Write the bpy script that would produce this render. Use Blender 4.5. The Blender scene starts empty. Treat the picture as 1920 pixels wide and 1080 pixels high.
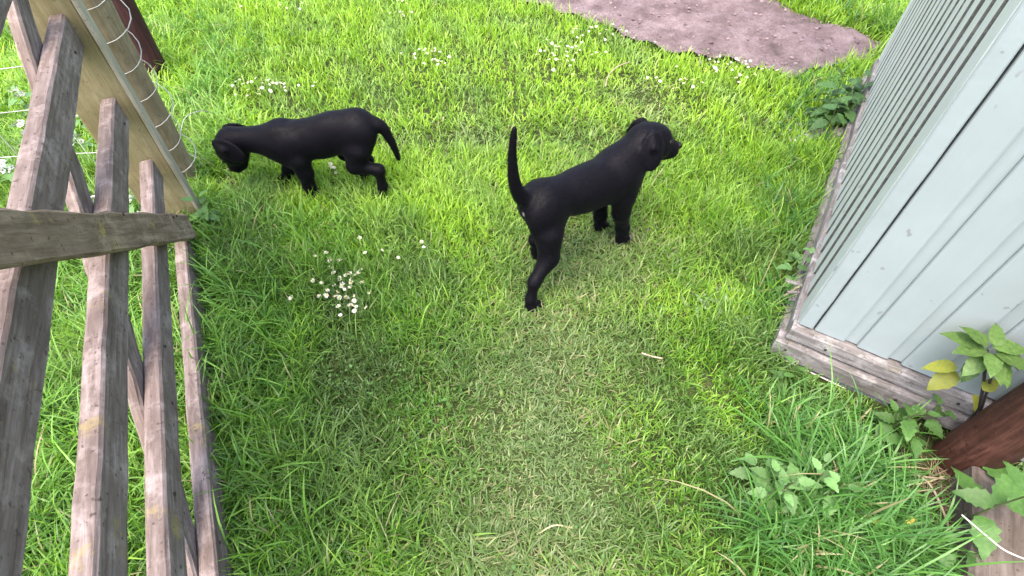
import bpy, bmesh, math, random
import numpy as np
from mathutils import Matrix, Vector, Euler

SC = bpy.context.scene
COL = SC.collection
rng = np.random.default_rng(7)
random.seed(7)

# ------------------------------------------------------------------ camera
CAM_H = 1.35
PITCH = math.atan(1.19)
cam_d = bpy.data.cameras.new('camera')
cam = bpy.data.objects.new('camera', cam_d)
COL.objects.link(cam)
cam.location = (0, 0, CAM_H)
cam.rotation_euler = (math.pi / 2 - PITCH, 0, 0)
cam_d.sensor_width = 36.0
cam_d.lens = 36.0 * 1000 / 1920
cam_d.shift_x = 3 / 1920
cam_d.clip_start = 0.02
cam_d.clip_end = 500
SC.camera = cam

# ------------------------------------------------------------------ sky and sun (bright overcast)
SUN_EL, SUN_AZ = 70, -140            # azimuth measured from +Y towards +X, where the light comes from
w = bpy.data.worlds.new('World')
SC.world = w
w.use_nodes = True
wn = w.node_tree.nodes
wl = w.node_tree.links
wn.clear()
sky = wn.new('ShaderNodeTexSky')
sky.sky_type = 'NISHITA'
sky.sun_disc = False
sky.sun_elevation = math.radians(SUN_EL)
sky.sun_rotation = math.radians(SUN_AZ)
sky.dust_density = 5.0
sky.air_density = 1.0
sky.ozone_density = 0.6
bg = wn.new('ShaderNodeBackground')
bg.inputs['Strength'].default_value = 0.15
wo = wn.new('ShaderNodeOutputWorld')
wl.new(sky.outputs[0], bg.inputs[0])
wl.new(bg.outputs[0], wo.inputs[0])
sd = bpy.data.lights.new('sun', 'SUN')
sd.energy = 0.6
sd.angle = math.radians(60)
sd.color = (1.0, 0.95, 0.87)
sun = bpy.data.objects.new('sun', sd)
COL.objects.link(sun)
_a, _e = math.radians(SUN_AZ), math.radians(SUN_EL)
_dir = Vector((math.sin(_a) * math.cos(_e), math.cos(_a) * math.cos(_e), math.sin(_e)))
sun.rotation_euler = _dir.to_track_quat('Z', 'Y').to_euler()
sun.location = _dir * 20
SC.view_settings.view_transform = 'Standard'
SC.view_settings.look = 'None'
SC.view_settings.exposure = 2.35
SC.view_settings.gamma = 1.0

# ------------------------------------------------------------------ survey: where things seen in the photograph stand
_sp, _cp = math.sin(PITCH), math.cos(PITCH)


def G(u, v, z=0.0):
    """ground (or height z) point under a photograph position"""
    rx, ru = (u - 957) / 1000.0, (540 - v) / 1000.0
    r = Vector((rx, ru * _sp + _cp, ru * _cp - _sp))
    return Vector((0, 0, CAM_H)) + r * ((z - CAM_H) / r.z)


def on_plane(u, v, P, n):
    rx, ru = (u - 957) / 1000.0, (540 - v) / 1000.0
    r = Vector((rx, ru * _sp + _cp, ru * _cp - _sp))
    c = Vector((0, 0, CAM_H))
    return c + r * ((Vector(P) - c).dot(n) / r.dot(n))


# ------------------------------------------------------------------ noise helpers
_K = rng.normal(size=(14, 2)) * 1.0
_PH = rng.uniform(0, 6.28, 14)


def fnoise(x, y, scale, seed=0):
    """cheap smooth noise, about -1..1"""
    s = 0
    for i in range(5):
        k = _K[(i + seed * 3) % 14]
        s = s + np.sin((x * k[0] + y * k[1]) * scale * 2.2 + _PH[(i + seed * 5) % 14])
    return s / 3.0


def ground_z(x, y):
    return 0.010 * fnoise(x, y, 1.3, 1) + 0.004 * fnoise(x, y, 5.0, 2)


# ------------------------------------------------------------------ materials
def new_mat(name):
    m = bpy.data.materials.new(name)
    m.use_nodes = True
    nt = m.node_tree
    nt.nodes.clear()
    out = nt.nodes.new('ShaderNodeOutputMaterial')
    b = nt.nodes.new('ShaderNodeBsdfPrincipled')
    nt.links.new(b.outputs[0], out.inputs[0])
    return m, nt, b, out


def ramp(nt, fac, stops):
    r = nt.nodes.new('ShaderNodeValToRGB')
    e = r.color_ramp.elements
    while len(e) < len(stops):
        e.new(0.5)
    for k, (p, c) in enumerate(stops):
        e[k].position = p
        e[k].color = (*c, 1)
    nt.links.new(fac, r.inputs[0])
    return r.outputs[0]


def mixc(nt, fac, a, b, mode='MIX'):
    m = nt.nodes.new('ShaderNodeMix')
    m.data_type = 'RGBA'
    m.blend_type = mode
    for sock, val in ((m.inputs[0], fac), (m.inputs[6], a), (m.inputs[7], b)):
        if isinstance(val, (float, int)):
            sock.default_value = val
        elif isinstance(val, tuple):
            sock.default_value = (*val, 1)
        else:
            nt.links.new(val, sock)
    return m.outputs[2]


def coords(nt, scale=(1, 1, 1), rand=True, kind='Object'):
    tc = nt.nodes.new('ShaderNodeTexCoord')
    mp = nt.nodes.new('ShaderNodeMapping')
    mp.inputs['Scale'].default_value = scale
    nt.links.new(tc.outputs[kind], mp.inputs[0])
    if rand:
        oi = nt.nodes.new('ShaderNodeObjectInfo')
        mu = nt.nodes.new('ShaderNodeMath')
        mu.operation = 'MULTIPLY'
        mu.inputs[1].default_value = 37.0
        nt.links.new(oi.outputs['Random'], mu.inputs[0])
        nt.links.new(mu.outputs[0], mp.inputs['Location'])
    return mp.outputs[0]


def noise(nt, vec, scale, detail=4, rough=0.6, dist=0.0):
    n = nt.nodes.new('ShaderNodeTexNoise')
    n.inputs['Scale'].default_value = scale
    n.inputs['Detail'].default_value = detail
    n.inputs['Roughness'].default_value = rough
    n.inputs['Distortion'].default_value = dist
    nt.links.new(vec, n.inputs['Vector'])
    return n.outputs['Fac']


def bump(nt, b, h, strength, dist=0.01):
    n = nt.nodes.new('ShaderNodeBump')
    n.inputs['Strength'].default_value = strength
    n.inputs['Distance'].default_value = dist
    nt.links.new(h, n.inputs['Height'])
    nt.links.new(n.outputs[0], b.inputs['Normal'])


def thresh(nt, v, lo, hi):
    m = nt.nodes.new('ShaderNodeMapRange')
    m.inputs[1].default_value = lo
    m.inputs[2].default_value = hi
    nt.links.new(v, m.inputs[0])
    return m.outputs[0]


def wood_mat(name, dark, mid, light, lichen=0.5, lichen_col=(0.36, 0.30, 0.10), pale=0.4, rough=0.85):
    m, nt, b, _ = new_mat(name)
    v = coords(nt, (2.2, 26, 26))
    vi = coords(nt, (1, 1, 1))
    g = noise(nt, v, 3.0, 6, 0.65, 0.6)
    c = ramp(nt, g, [(0.28, dark), (0.5, mid), (0.74, light)])
    big = noise(nt, vi, 7.0, 3, 0.6)
    c = mixc(nt, thresh(nt, big, 0.35, 0.7), c, mixc(nt, 0.6, c, dark))
    bl = noise(nt, vi, 16.0, 4, 0.7)
    pf = nt.nodes.new('ShaderNodeMath')
    pf.operation = 'MULTIPLY'
    pf.inputs[1].default_value = pale
    nt.links.new(thresh(nt, bl, 0.52, 0.68), pf.inputs[0])
    c = mixc(nt, pf.outputs[0], c, tuple(min(1, 1.35 * x) for x in light))
    li = noise(nt, vi, 11.0, 5, 0.75, 0.4)
    lf = nt.nodes.new('ShaderNodeMath')
    lf.operation = 'MULTIPLY'
    lf.inputs[1].default_value = lichen
    nt.links.new(thresh(nt, li, 0.6, 0.72), lf.inputs[0])
    c = mixc(nt, lf.outputs[0], c, lichen_col)
    mo = noise(nt, coords(nt, (0.6, 1, 1)), 48.0, 4, 0.7)
    c = mixc(nt, thresh(nt, mo, 0.52, 0.72), c, mixc(nt, 0.55, c, dark))
    sp = noise(nt, vi, 90.0, 2, 0.5)
    c = mixc(nt, thresh(nt, sp, 0.64, 0.72), c, dark)
    nt.links.new(c, b.inputs['Base Color'])
    b.inputs['Roughness'].default_value = rough
    b.inputs['Specular IOR Level'].default_value = 0.25
    bump(nt, b, g, 0.55, 0.004)
    return m


M = {}
M['gate'] = wood_mat('weathered_gate_wood', (0.075, 0.053, 0.044), (0.18, 0.138, 0.12), (0.31, 0.255, 0.24), 0.7, (0.27, 0.21, 0.06))
M['stile'] = wood_mat('olive_weathered_post_wood', (0.165, 0.13, 0.062), (0.24, 0.195, 0.10), (0.30, 0.25, 0.14), 0.3, (0.24, 0.21, 0.07), 0.15)
M['brace'] = wood_mat('brown_brace_wood', (0.09, 0.058, 0.036), (0.23, 0.168, 0.115), (0.36, 0.28, 0.20), 1.0, (0.32, 0.26, 0.07), 0.3)
M['lit_edge_strip'] = wood_mat('lit_edge_wood', (0.24, 0.21, 0.15), (0.33, 0.295, 0.22), (0.42, 0.38, 0.30), 0.1, (0.28, 0.25, 0.12), 0.1)  # paler wood colour paints the light on the flat post's narrow side
M['post'] = wood_mat('round_post_wood', (0.15, 0.115, 0.062), (0.26, 0.205, 0.125), (0.36, 0.29, 0.195), 0.35, (0.16, 0.14, 0.06), 0.15)
M['plinth'] = wood_mat('grey_plinth_wood', (0.085, 0.075, 0.068), (0.17, 0.155, 0.15), (0.32, 0.305, 0.30), 0.9, (0.14, 0.125, 0.035), 0.5)
M['timber'] = wood_mat('grey_brown_timber', (0.05, 0.038, 0.03), (0.10, 0.08, 0.068), (0.165, 0.138, 0.123), 0.25, (0.2, 0.19, 0.08), 0.3)
M['stained'] = wood_mat('red_brown_stained_wood', (0.022, 0.009, 0.007), (0.052, 0.020, 0.014), (0.11, 0.048, 0.034), 0.15, (0.15, 0.075, 0.05), 0.25, 0.6)
M['maroon'] = wood_mat('maroon_stained_wood', (0.018, 0.007, 0.008), (0.045, 0.014, 0.016), (0.085, 0.03, 0.03), 0.0, (0.1, 0.05, 0.04), 0.1, 0.6)


def paint_mat(name, col, col2, dirt):
    m, nt, b, _ = new_mat(name)
    v = coords(nt, (1, 1, 1))
    vs = coords(nt, (14, 14, 1.3))
    n1 = noise(nt, v, 5.0, 4, 0.6)
    c = mixc(nt, thresh(nt, n1, 0.35, 0.7), col, col2)
    st = noise(nt, vs, 3.0, 5, 0.65)
    f = nt.nodes.new('ShaderNodeMath')
    f.operation = 'MULTIPLY'
    f.inputs[1].default_value = dirt
    nt.links.new(thresh(nt, st, 0.45, 0.8), f.inputs[0])
    c = mixc(nt, f.outputs[0], c, (0.25, 0.265, 0.25))
    sp = noise(nt, coords(nt, (1, 1, 0.7)), 34.0, 2, 0.5)
    c = mixc(nt, thresh(nt, sp, 0.70, 0.73), c, (0.20, 0.21, 0.22))
    nt.links.new(c, b.inputs['Base Color'])
    b.inputs['Roughness'].default_value = 0.5
    b.inputs['Specular IOR Level'].default_value = 0.35
    bump(nt, b, st, 0.25, 0.003)
    return m


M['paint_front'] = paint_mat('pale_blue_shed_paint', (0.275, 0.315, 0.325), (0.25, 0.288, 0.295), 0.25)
M['paint_side'] = paint_mat('pale_blue_shed_paint_side_brightened', (0.40, 0.43, 0.41), (0.36, 0.385, 0.36), 0.4)  # same paint as the front, brightened in colour to offset dimmer light
M['edge_shade'] = wood_mat('board_joint_shade', (0.05, 0.05, 0.046), (0.10, 0.10, 0.092), (0.17, 0.17, 0.155), 0.0, (0.1, 0.1, 0.1), 0.0)  # shade in the side wall joints, painted as a dark edge colour


def plain(name, col, rough=0.6, metal=0.0, spec=0.3, var=0.25, scale=20):
    m, nt, b, _ = new_mat(name)
    n = noise(nt, coords(nt), scale, 4, 0.6)
    c = mixc(nt, thresh(nt, n, 0.3, 0.7), tuple(x * (1 - var) for x in col), tuple(min(1, x * (1 + var)) for x in col))
    nt.links.new(c, b.inputs['Base Color'])
    b.inputs['Roughness'].default_value = rough
    b.inputs['Metallic'].default_value = metal
    b.inputs['Specular IOR Level'].default_value = spec
    return m


M['wire'] = plain('galvanised_wire', (0.36, 0.35, 0.32), 0.5, 0.3)
M['string'] = plain('pale_dry_stem', (0.30, 0.24, 0.17), 0.8)
M['white_stem'] = plain('bleached_stem', (0.42, 0.39, 0.35), 0.7)
M['straw'] = plain('dry_straw', (0.42, 0.36, 0.19), 0.8)
M['nail'] = plain('rusty_nail', (0.05, 0.035, 0.03), 0.7, 0.4)
M['felt'] = plain('roof_felt', (0.06, 0.065, 0.06), 0.95, scale=80)
M['slate'] = plain('blue_grey_board', (0.14, 0.15, 0.18), 0.8)
M['stem'] = plain('plant_stem', (0.07, 0.09, 0.035), 0.6)
M['stem_dark'] = plain('dark_plant_stem', (0.035, 0.03, 0.028), 0.6)
M['pebble'] = plain('grey_pebble', (0.30, 0.27, 0.29), 0.85, scale=8, var=0.5)
M['petal'] = plain('white_petal', (0.50, 0.495, 0.46), 0.6, var=0.08)
M['daisy_eye'] = plain('yellow_flower_centre', (0.62, 0.42, 0.04), 0.7)
M['eye'] = plain('dark_eye', (0.008, 0.005, 0.004), 0.3, spec=0.25)
M['nose'] = plain('black_nose', (0.004, 0.004, 0.004), 0.5, spec=0.18)


def leaf_shader(name, attr=True, col=None, col2=None, transl=0.35, rough=0.5, spec=0.3):
    m, nt, b, out = new_mat(name)
    if attr:
        a = nt.nodes.new('ShaderNodeVertexColor')
        a.layer_name = 'col'
        c = a.outputs[0]
    else:
        n = noise(nt, coords(nt), 9.0, 3, 0.6)
        c = mixc(nt, thresh(nt, n, 0.3, 0.7), col, col2)
        oi = nt.nodes.new('ShaderNodeObjectInfo')
        hs = nt.nodes.new('ShaderNodeHueSaturation')
        mr = nt.nodes.new('ShaderNodeMapRange')
        mr.inputs[3].default_value = 0.7
        mr.inputs[4].default_value = 1.3
        nt.links.new(oi.outputs['Random'], mr.inputs[0])
        nt.links.new(mr.outputs[0], hs.inputs['Value'])
        nt.links.new(c, hs.inputs['Color'])
        c = hs.outputs[0]
    nt.links.new(c, b.inputs['Base Color'])
    b.inputs['Roughness'].default_value = rough
    b.inputs['Specular IOR Level'].default_value = spec
    t = nt.nodes.new('ShaderNodeBsdfTranslucent')
    tc = mixc(nt, 1.0, c, (1.0, 1.0, 0.55), 'MULTIPLY')
    nt.links.new(tc, t.inputs['Color'])
    mx = nt.nodes.new('ShaderNodeMixShader')
    mx.inputs[0].default_value = transl
    nt.links.new(b.outputs[0], mx.inputs[1])
    nt.links.new(t.outputs[0], mx.inputs[2])
    nt.links.new(mx.outputs[0], out.inputs[0])
    return m


M['grass'] = leaf_shader('grass_blades', transl=0.42, rough=0.38, spec=0.42)
M['clover'] = leaf_shader('ground_leaves', transl=0.3, rough=0.6)
M['nettle'] = leaf_shader('nettle_leaf', False, (0.045, 0.115, 0.026), (0.08, 0.165, 0.038), 0.3)
M['nettle_pale'] = leaf_shader('pale_nettle_leaf', False, (0.085, 0.185, 0.055), (0.13, 0.24, 0.075), 0.3)
M['nettle_dark'] = leaf_shader('dark_nettle_leaf', False, (0.045, 0.11, 0.032), (0.08, 0.16, 0.045), 0.3)
M['leaf_green'] = leaf_shader('shrub_leaf', False, (0.055, 0.115, 0.028), (0.11, 0.19, 0.045), 0.3)
M['leaf_yellow'] = leaf_shader('yellowing_leaf', False, (0.25, 0.24, 0.03), (0.15, 0.20, 0.04), 0.3)
M['leaf_fallen'] = leaf_shader('fallen_yellow_leaf', False, (0.60, 0.47, 0.06), (0.55, 0.33, 0.10), 0.3)
M['yarrow'] = leaf_shader('grey_green_leaf', False, (0.15, 0.22, 0.12), (0.21, 0.28, 0.17), 0.25)


def soil_mat(name, a, bcol, c3, pebble=True):
    m, nt, b, _ = new_mat(name)
    v = coords(nt, rand=False)
    n1 = noise(nt, v, 6.0, 6, 0.7)
    c = ramp(nt, n1, [(0.3, a), (0.5, bcol), (0.72, c3)])
    n2 = noise(nt, v, 70.0, 5, 0.75)
    c = mixc(nt, thresh(nt, n2, 0.4, 0.75), c, mixc(nt, 0.55, c, a))
    nt.links.new(c, b.inputs['Base Color'])
    b.inputs['Roughness'].default_value = 0.95
    b.inputs['Specular IOR Level'].default_value = 0.1
    bump(nt, b, n2, 0.8, 0.01)
    return m


M['soil'] = soil_mat('bare_soil', (0.065, 0.047, 0.047), (0.145, 0.109, 0.112), (0.235, 0.186, 0.19))
M['clod'], _nt, _b, _o = new_mat('soil_crumbs')
_a = _nt.nodes.new('ShaderNodeVertexColor')
_a.layer_name = 'col'
_nt.links.new(_a.outputs[0], _b.inputs['Base Color'])
_b.inputs['Roughness'].default_value = 0.95
_b.inputs['Specular IOR Level'].default_value = 0.1
M['ground'] = soil_mat('turf_earth', (0.018, 0.026, 0.008), (0.036, 0.050, 0.015), (0.062, 0.072, 0.026))


_nt = M['ground'].node_tree
_bs = next(n_ for n_ in _nt.nodes if n_.type == 'BSDF_PRINCIPLED')
_old = _bs.inputs['Base Color'].links[0].from_socket
_tc = _nt.nodes.new('ShaderNodeTexCoord')
_ds = _nt.nodes.new('ShaderNodeVectorMath')
_ds.operation = 'DISTANCE'
_ds.inputs[1].default_value = (0, 1.5, 0)
_nt.links.new(_tc.outputs['Object'], _ds.inputs[0])
_tn = noise(_nt, coords(_nt, rand=False), 3.0, 6, 0.7)
_turf = ramp(_nt, _tn, [(0.3, (0.06, 0.12, 0.015)), (0.55, (0.12, 0.21, 0.025)), (0.75, (0.18, 0.28, 0.04))])
_nt.links.new(mixc(_nt, thresh(_nt, _ds.outputs['Value'], 3.4, 5.5), _old, _turf), _bs.inputs['Base Color'])


def coat_mat(name, spots):
    m, nt, b, _ = new_mat(name)
    v = coords(nt, rand=False)
    n = noise(nt, v, 14.0, 4, 0.6)
    c = mixc(nt, n, (0.0022, 0.0020, 0.0032), (0.0045, 0.0040, 0.0062))
    for (p, r) in spots:
        d = nt.nodes.new('ShaderNodeVectorMath')
        d.operation = 'DISTANCE'
        tc = nt.nodes.new('ShaderNodeTexCoord')
        nt.links.new(tc.outputs['Object'], d.inputs[0])
        d.inputs[1].default_value = p
        c = mixc(nt, thresh(nt, d.outputs['Value'], r, r * 0.6), c, (0.17, 0.155, 0.165))
    nt.links.new(c, b.inputs['Base Color'])
    b.inputs['Roughness'].default_value = 0.52
    b.inputs['Specular IOR Level'].default_value = 0.08
    b.inputs['Sheen Weight'].default_value = 0.02
    b.inputs['Sheen Roughness'].default_value = 0.4
    b.inputs['Sheen Tint'].default_value = (0.75, 0.72, 1.0, 1)
    f = noise(nt, coords(nt, (1, 1, 1), False), 160.0, 3, 0.6)
    bump(nt, b, f, 0.25, 0.003)
    return m


# ------------------------------------------------------------------ object helpers
def link(name, me, mat=None, parent=None, M4=None):
    o = bpy.data.objects.new(name, me)
    COL.objects.link(o)
    if mat is not None and me is not None and len(me.materials) == 0:
        me.materials.append(mat)
    if parent is not None:
        o.parent = parent
    if M4 is not None:
        o.matrix_basis = M4
    return o


def tag(o, label=None, cat=None, group=None, kind=None):
    if label:
        o['label'] = label
    if cat:
        o['category'] = cat
    if group:
        o['group'] = group
    if kind:
        o['kind'] = kind
    return o


def empty(name, loc, rz=0.0):
    o = bpy.data.objects.new(name, None)
    o.empty_display_size = 0.05
    o.location = loc
    o.rotation_euler = (0, 0, rz)
    COL.objects.link(o)
    return o


def mesh_from(name, verts, faces, smooth=False):
    me = bpy.data.meshes.new(name)
    me.from_pydata([tuple(v) for v in verts], [], faces)
    me.validate()
    if smooth:
        me.shade_smooth()
    me.update()
    return me


def frame(p0, xdir, ydir):
    x = Vector(xdir).normalized()
    y = Vector(ydir)
    y = (y - x * y.dot(x)).normalized()
    z = x.cross(y)
    m = Matrix((x, y, z)).transposed().to_4x4()
    m.translation = Vector(p0)
    return m


def plank_mesh(name, L, W, T, seed, wob=0.0015, cham=0.003, n=None, endcut=0.0):
    """a sawn plank: length along X from 0 to L, width along Y, thickness along Z, worn edges"""
    r = random.Random(seed)
    n = n or max(4, int(L / 0.06))
    V, Fc = [], []
    prof = [(-W / 2 + cham, -T / 2), (W / 2 - cham, -T / 2), (W / 2, -T / 2 + cham), (W / 2, T / 2 - cham),
            (W / 2 - cham, T / 2), (-W / 2 + cham, T / 2), (-W / 2, T / 2 - cham), (-W / 2, -T / 2 + cham)]
    k = len(prof)
    for i in range(n + 1):
        x = L * i / n
        ox, oy = r.uniform(-wob, wob), r.uniform(-wob, wob)
        s = 1 + r.uniform(-wob, wob) / W
        for (a, b) in prof:
            xx = x + (endcut * a if i in (0, n) else 0)
            V.append((xx, a * s + ox + r.uniform(-wob, wob) * 0.4, b + oy * 0.6 + r.uniform(-wob, wob) * 0.3))
    for i in range(n):
        for j in range(k):
            a = i * k + j
            b = i * k + (j + 1) % k
            Fc.append((a, b, b + k, a + k))
    Fc.append(tuple(reversed(range(k))))
    Fc.append(tuple(range(n * k, n * k + k)))
    return mesh_from(name, V, Fc)


def plank(name, p0, p1, ydir, W, T, mat, parent, ploc, seed, **kw):
    p0, p1 = Vector(p0), Vector(p1)
    me = plank_mesh(name, (p1 - p0).length, W, T, seed, **kw)
    m = frame(p0 - Vector(ploc), p1 - p0, ydir)
    return link(name, me, mat, parent, m)


def tube_mesh(name, pts, rad, sides=6, closed_ends=True):
    pts = [Vector(p) for p in pts]
    n = len(pts)
    rads = rad if isinstance(rad, (list, tuple)) else [rad] * n
    V, Fc = [], []
    up = Vector((0.13, 0.21, 0.97))
    for i, p in enumerate(pts):
        t = (pts[min(i + 1, n - 1)] - pts[max(i - 1, 0)]).normalized()
        a = t.cross(up)
        if a.length < 1e-3:
            a = t.cross(Vector((1, 0, 0)))
        a.normalize()
        b = t.cross(a)
        for j in range(sides):
            th = 2 * math.pi * j / sides
            V.append(p + (a * math.cos(th) + b * math.sin(th)) * rads[i])
    for i in range(n - 1):
        for j in range(sides):
            q = i * sides + j
            q2 = i * sides + (j + 1) % sides
            Fc.append((q, q + sides, q2 + sides, q2))
    if closed_ends:
        Fc.append(tuple(range(sides)))
        Fc.append(tuple(reversed(range((n - 1) * sides, n * sides))))
    return mesh_from(name, V, Fc, True)


def smooth_curve(pts, per=6):
    """Catmull-Rom through points"""
    P = [Vector(p) for p in pts]
    P = [P[0] * 2 - P[1]] + P + [P[-1] * 2 - P[-2]]
    out = []
    for i in range(1, len(P) - 2):
        for k in range(per):
            t = k / per
            a, b, c, d = P[i - 1], P[i], P[i + 1], P[i + 2]
            out.append(0.5 * ((2 * b) + (c - a) * t + (2 * a - 5 * b + 4 * c - d) * t * t + (3 * b - a - 3 * c + d) * t ** 3))
    out.append(P[-2])
    return out


# ------------------------------------------------------------------ ground and soil
def poly_mask(x, y, poly):
    inside = np.zeros(x.shape, bool)
    n = len(poly)
    j = n - 1
    for i in range(n):
        xi, yi = poly[i]
        xj, yj = poly[j]
        c = ((yi > y) != (yj > y)) & (x < (xj - xi) * (y - yi) / (yj - yi + 1e-12) + xi)
        inside ^= c
        j = i
    return inside


SOIL = [(-1.3, 4.9), (-0.55, 4.0)] + [tuple(G(u, v)[:2]) for (u, v) in (
    (968, 2), (1060, 30), (1150, 58), (1240, 93), (1330, 106), (1420, 122), (1485, 142), (1560, 118), (1640, 108),
    (1658, 82), (1600, 60), (1510, 40), (1440, 2))] + [(1.55, 3.75), (1.7, 4.9)]


def in_soil(x, y):
    xx = x + 0.035 * fnoise(x, y, 7.0, 3)
    yy = y + 0.035 * fnoise(x, y, 7.0, 4)
    return poly_mask(xx, yy, SOIL)


def grid_mesh(name, x0, x1, y0, y1, nx, ny, zf, keep=None):
    X, Y = np.meshgrid(np.linspace(x0, x1, nx), np.linspace(y0, y1, ny))
    Z = zf(X, Y)
    V = np.stack([X, Y, Z], -1).reshape(-1, 3)
    idx = np.arange(nx * ny).reshape(ny, nx)
    q = np.stack([idx[:-1, :-1], idx[:-1, 1:], idx[1:, 1:], idx[1:, :-1]], -1).reshape(-1, 4)
    if keep is not None:
        c = V[q].mean(1)
        q = q[keep(c[:, 0], c[:, 1])]
    me = bpy.data.meshes.new(name)
    me.from_pydata(V.tolist(), [], q.tolist())
    if keep is not None:
        bm = bmesh.new()
        bm.from_mesh(me)
        bmesh.ops.delete(bm, geom=[v for v in bm.verts if not v.link_faces], context='VERTS')
        bm.to_mesh(me)
        bm.free()
    me.shade_smooth()
    return me


def ground_sheet(x, y):
    r = np.hypot(x, y - 1.5)
    z = ground_z(x, y)
    return np.where(r > 9, z * 0.3, z)


# uneven grid that reaches the horizon
gx = np.concatenate([[-220, -90, -40, -18, -9], np.linspace(-5.5, 5.5, 130), [9, 18, 40, 90, 220]])
gy = np.concatenate([[-220, -90, -40, -18, -8, -4], np.linspace(-2.0, 7.5, 110), [12, 20, 45, 100, 240]])
X, Y = np.meshgrid(gx, gy)
Vg = np.stack([X, Y, ground_sheet(X, Y)], -1).reshape(-1, 3)
idx = np.arange(X.size).reshape(X.shape)
qg = np.stack([idx[:-1, :-1], idx[:-1, 1:], idx[1:, 1:], idx[1:, :-1]], -1).reshape(-1, 4)
me = mesh_from('ground', Vg.tolist(), qg.tolist(), True)
ground = tag(link('ground', me, M['ground']), 'dark turf earth under the lawn', kind='structure')


def soil_z(x, y):
    lump = np.abs(fnoise(x, y, 9.0, 1)) * 0.009 + np.abs(fnoise(x, y, 23.0, 2)) * 0.008 + np.abs(fnoise(x, y, 51.0, 4)) * 0.005
    return ground_z(x, y) + 0.004 + lump


me = grid_mesh('soil_path', -1.3, 2.2, 2.3, 4.9, 340, 260, soil_z, in_soil)
tag(link('soil_path', me, M['soil']), 'bare mauve brown soil bed beyond the lawn', kind='structure')


# ------------------------------------------------------------------ merged small pieces (stuff)
def scatter_mesh(name, base_v, base_f, P, S, Rm, mat, cols=None):
    """many copies of a small shape in one mesh: P (n,3), S (n,) or (n,3), Rm (n,3,3)"""
    bv = np.array(base_v, float)
    n, k = len(P), len(bv)
    S = np.asarray(S)
    if S.ndim == 1:
        S = S[:, None].repeat(3, 1)
    V = np.einsum('nij,nkj->nki', Rm, bv[None] * S[:, None, :]) + P[:, None, :]
    F = (np.array(base_f)[None] + (np.arange(n) * k)[:, None, None]).reshape(-1, len(base_f[0]))
    me = bpy.data.meshes.new(name)
    me.vertices.add(n * k)
    me.vertices.foreach_set('co', V.reshape(-1).astype(np.float32))
    fl = len(base_f[0])
    me.loops.add(F.size)
    me.loops.foreach_set('vertex_index', F.reshape(-1).astype(np.int32))
    me.polygons.add(len(F))
    me.polygons.foreach_set('loop_start', (np.arange(len(F)) * fl).astype(np.int32))
    if cols is not None:
        ca = me.color_attributes.new('col', 'FLOAT_COLOR', 'POINT')
        c = np.concatenate([np.repeat(cols, k, 0), np.ones((n * k, 1))], 1)
        ca.data.foreach_set('color', c.reshape(-1).astype(np.float32))
    me.update(calc_edges=True)
    me.validate()
    return link(name, me, mat)


def rand_rot(n, tilt):
    a = rng.uniform(0, 2 * np.pi, n)
    t = rng.normal(0, tilt, n)
    b = rng.uniform(0, 2 * np.pi, n)
    ca, sa, ct, st, cb, sb = np.cos(a), np.sin(a), np.cos(t), np.sin(t), np.cos(b), np.sin(b)
    z = np.zeros(n)
    o = np.ones(n)
    A = np.stack([np.stack([ca, -sa, z], -1), np.stack([sa, ca, z], -1), np.stack([z, z, o], -1)], 1)
    T = np.stack([np.stack([o, z, z], -1), np.stack([z, ct, -st], -1), np.stack([z, st, ct], -1)], 1)
    B = np.stack([np.stack([cb, -sb, z], -1), np.stack([sb, cb, z], -1), np.stack([z, z, o], -1)], 1)
    return A @ T @ B


ico_bm = bmesh.new()
bmesh.ops.create_icosphere(ico_bm, subdivisions=1, radius=1)
ICO_V = [tuple(v.co * (0.85 + 0.3 * random.random())) for v in ico_bm.verts]
ICO_F = [tuple(v.index for v in f.verts) for f in ico_bm.faces]
ico_bm.free()

# clods on the soil
n = 5200
cx_, cy_ = rng.uniform(-1.2, 2.1, n), rng.uniform(2.4, 4.6, n)
k = in_soil(cx_, cy_)
cx_, cy_ = cx_[k], cy_[k]
s = 0.002 + 0.010 * rng.random(len(cx_)) ** 5
P = np.stack([cx_, cy_, soil_z(cx_, cy_) + s * 0.25], 1)
ccol = np.array([0.23, 0.17, 0.175]) * rng.uniform(0.45, 1.15, (len(s), 1))
o = scatter_mesh('soil_clods', ICO_V, ICO_F, P, np.stack([s * 1.4, s, s * 0.6], 1), rand_rot(len(s), 0.4), M['clod'], ccol)
tag(o, 'small crumbs and clods lying on the bare soil', 'soil', kind='stuff')

# gravel by the shed wall
gp = G(1552, 252)
n = 420
P = np.stack([gp.x + rng.normal(0, 0.075, n), gp.y + rng.normal(0, 0.05, n), np.zeros(n)], 1)
s = rng.uniform(0.004, 0.013, n)
P[:, 2] = ground_z(P[:, 0], P[:, 1]) + s * 0.4
GRAV = (gp.x, gp.y)
o = scatter_mesh('gravel', ICO_V, ICO_F, P, np.stack([s * 1.2, s, s * 0.7], 1), rand_rot(n, 0.4), M['pebble'])
tag(o, 'little patch of grey gravel beside the shed wall', 'gravel', kind='stuff')

# ------------------------------------------------------------------ shed
AZ1 = math.radians(30.9)
W1 = Vector((math.sin(AZ1), math.cos(AZ1), 0))          # along the side wall, away
AZ2 = math.radians(121.6)
W2 = Vector((math.sin(AZ2), math.cos(AZ2), 0))          # along the end wall, to the right
N1 = Vector((-W1.y, W1.x, 0))                           # out of the side wall (to the lawn)
N2 = Vector((W2.y, -W2.x, 0))                           # out of the end wall (to the viewer)
SCN = Vector((0.806, 0.884, 0))                         # corner
Z0, ZT = 0.142, 1.95
SIDE_L, END_L = 1.815, 1.30
shed = empty('shed', SCN)
tag(shed, 'pale blue painted wooden shed of vertical boards on a grey plinth', 'shed')


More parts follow.
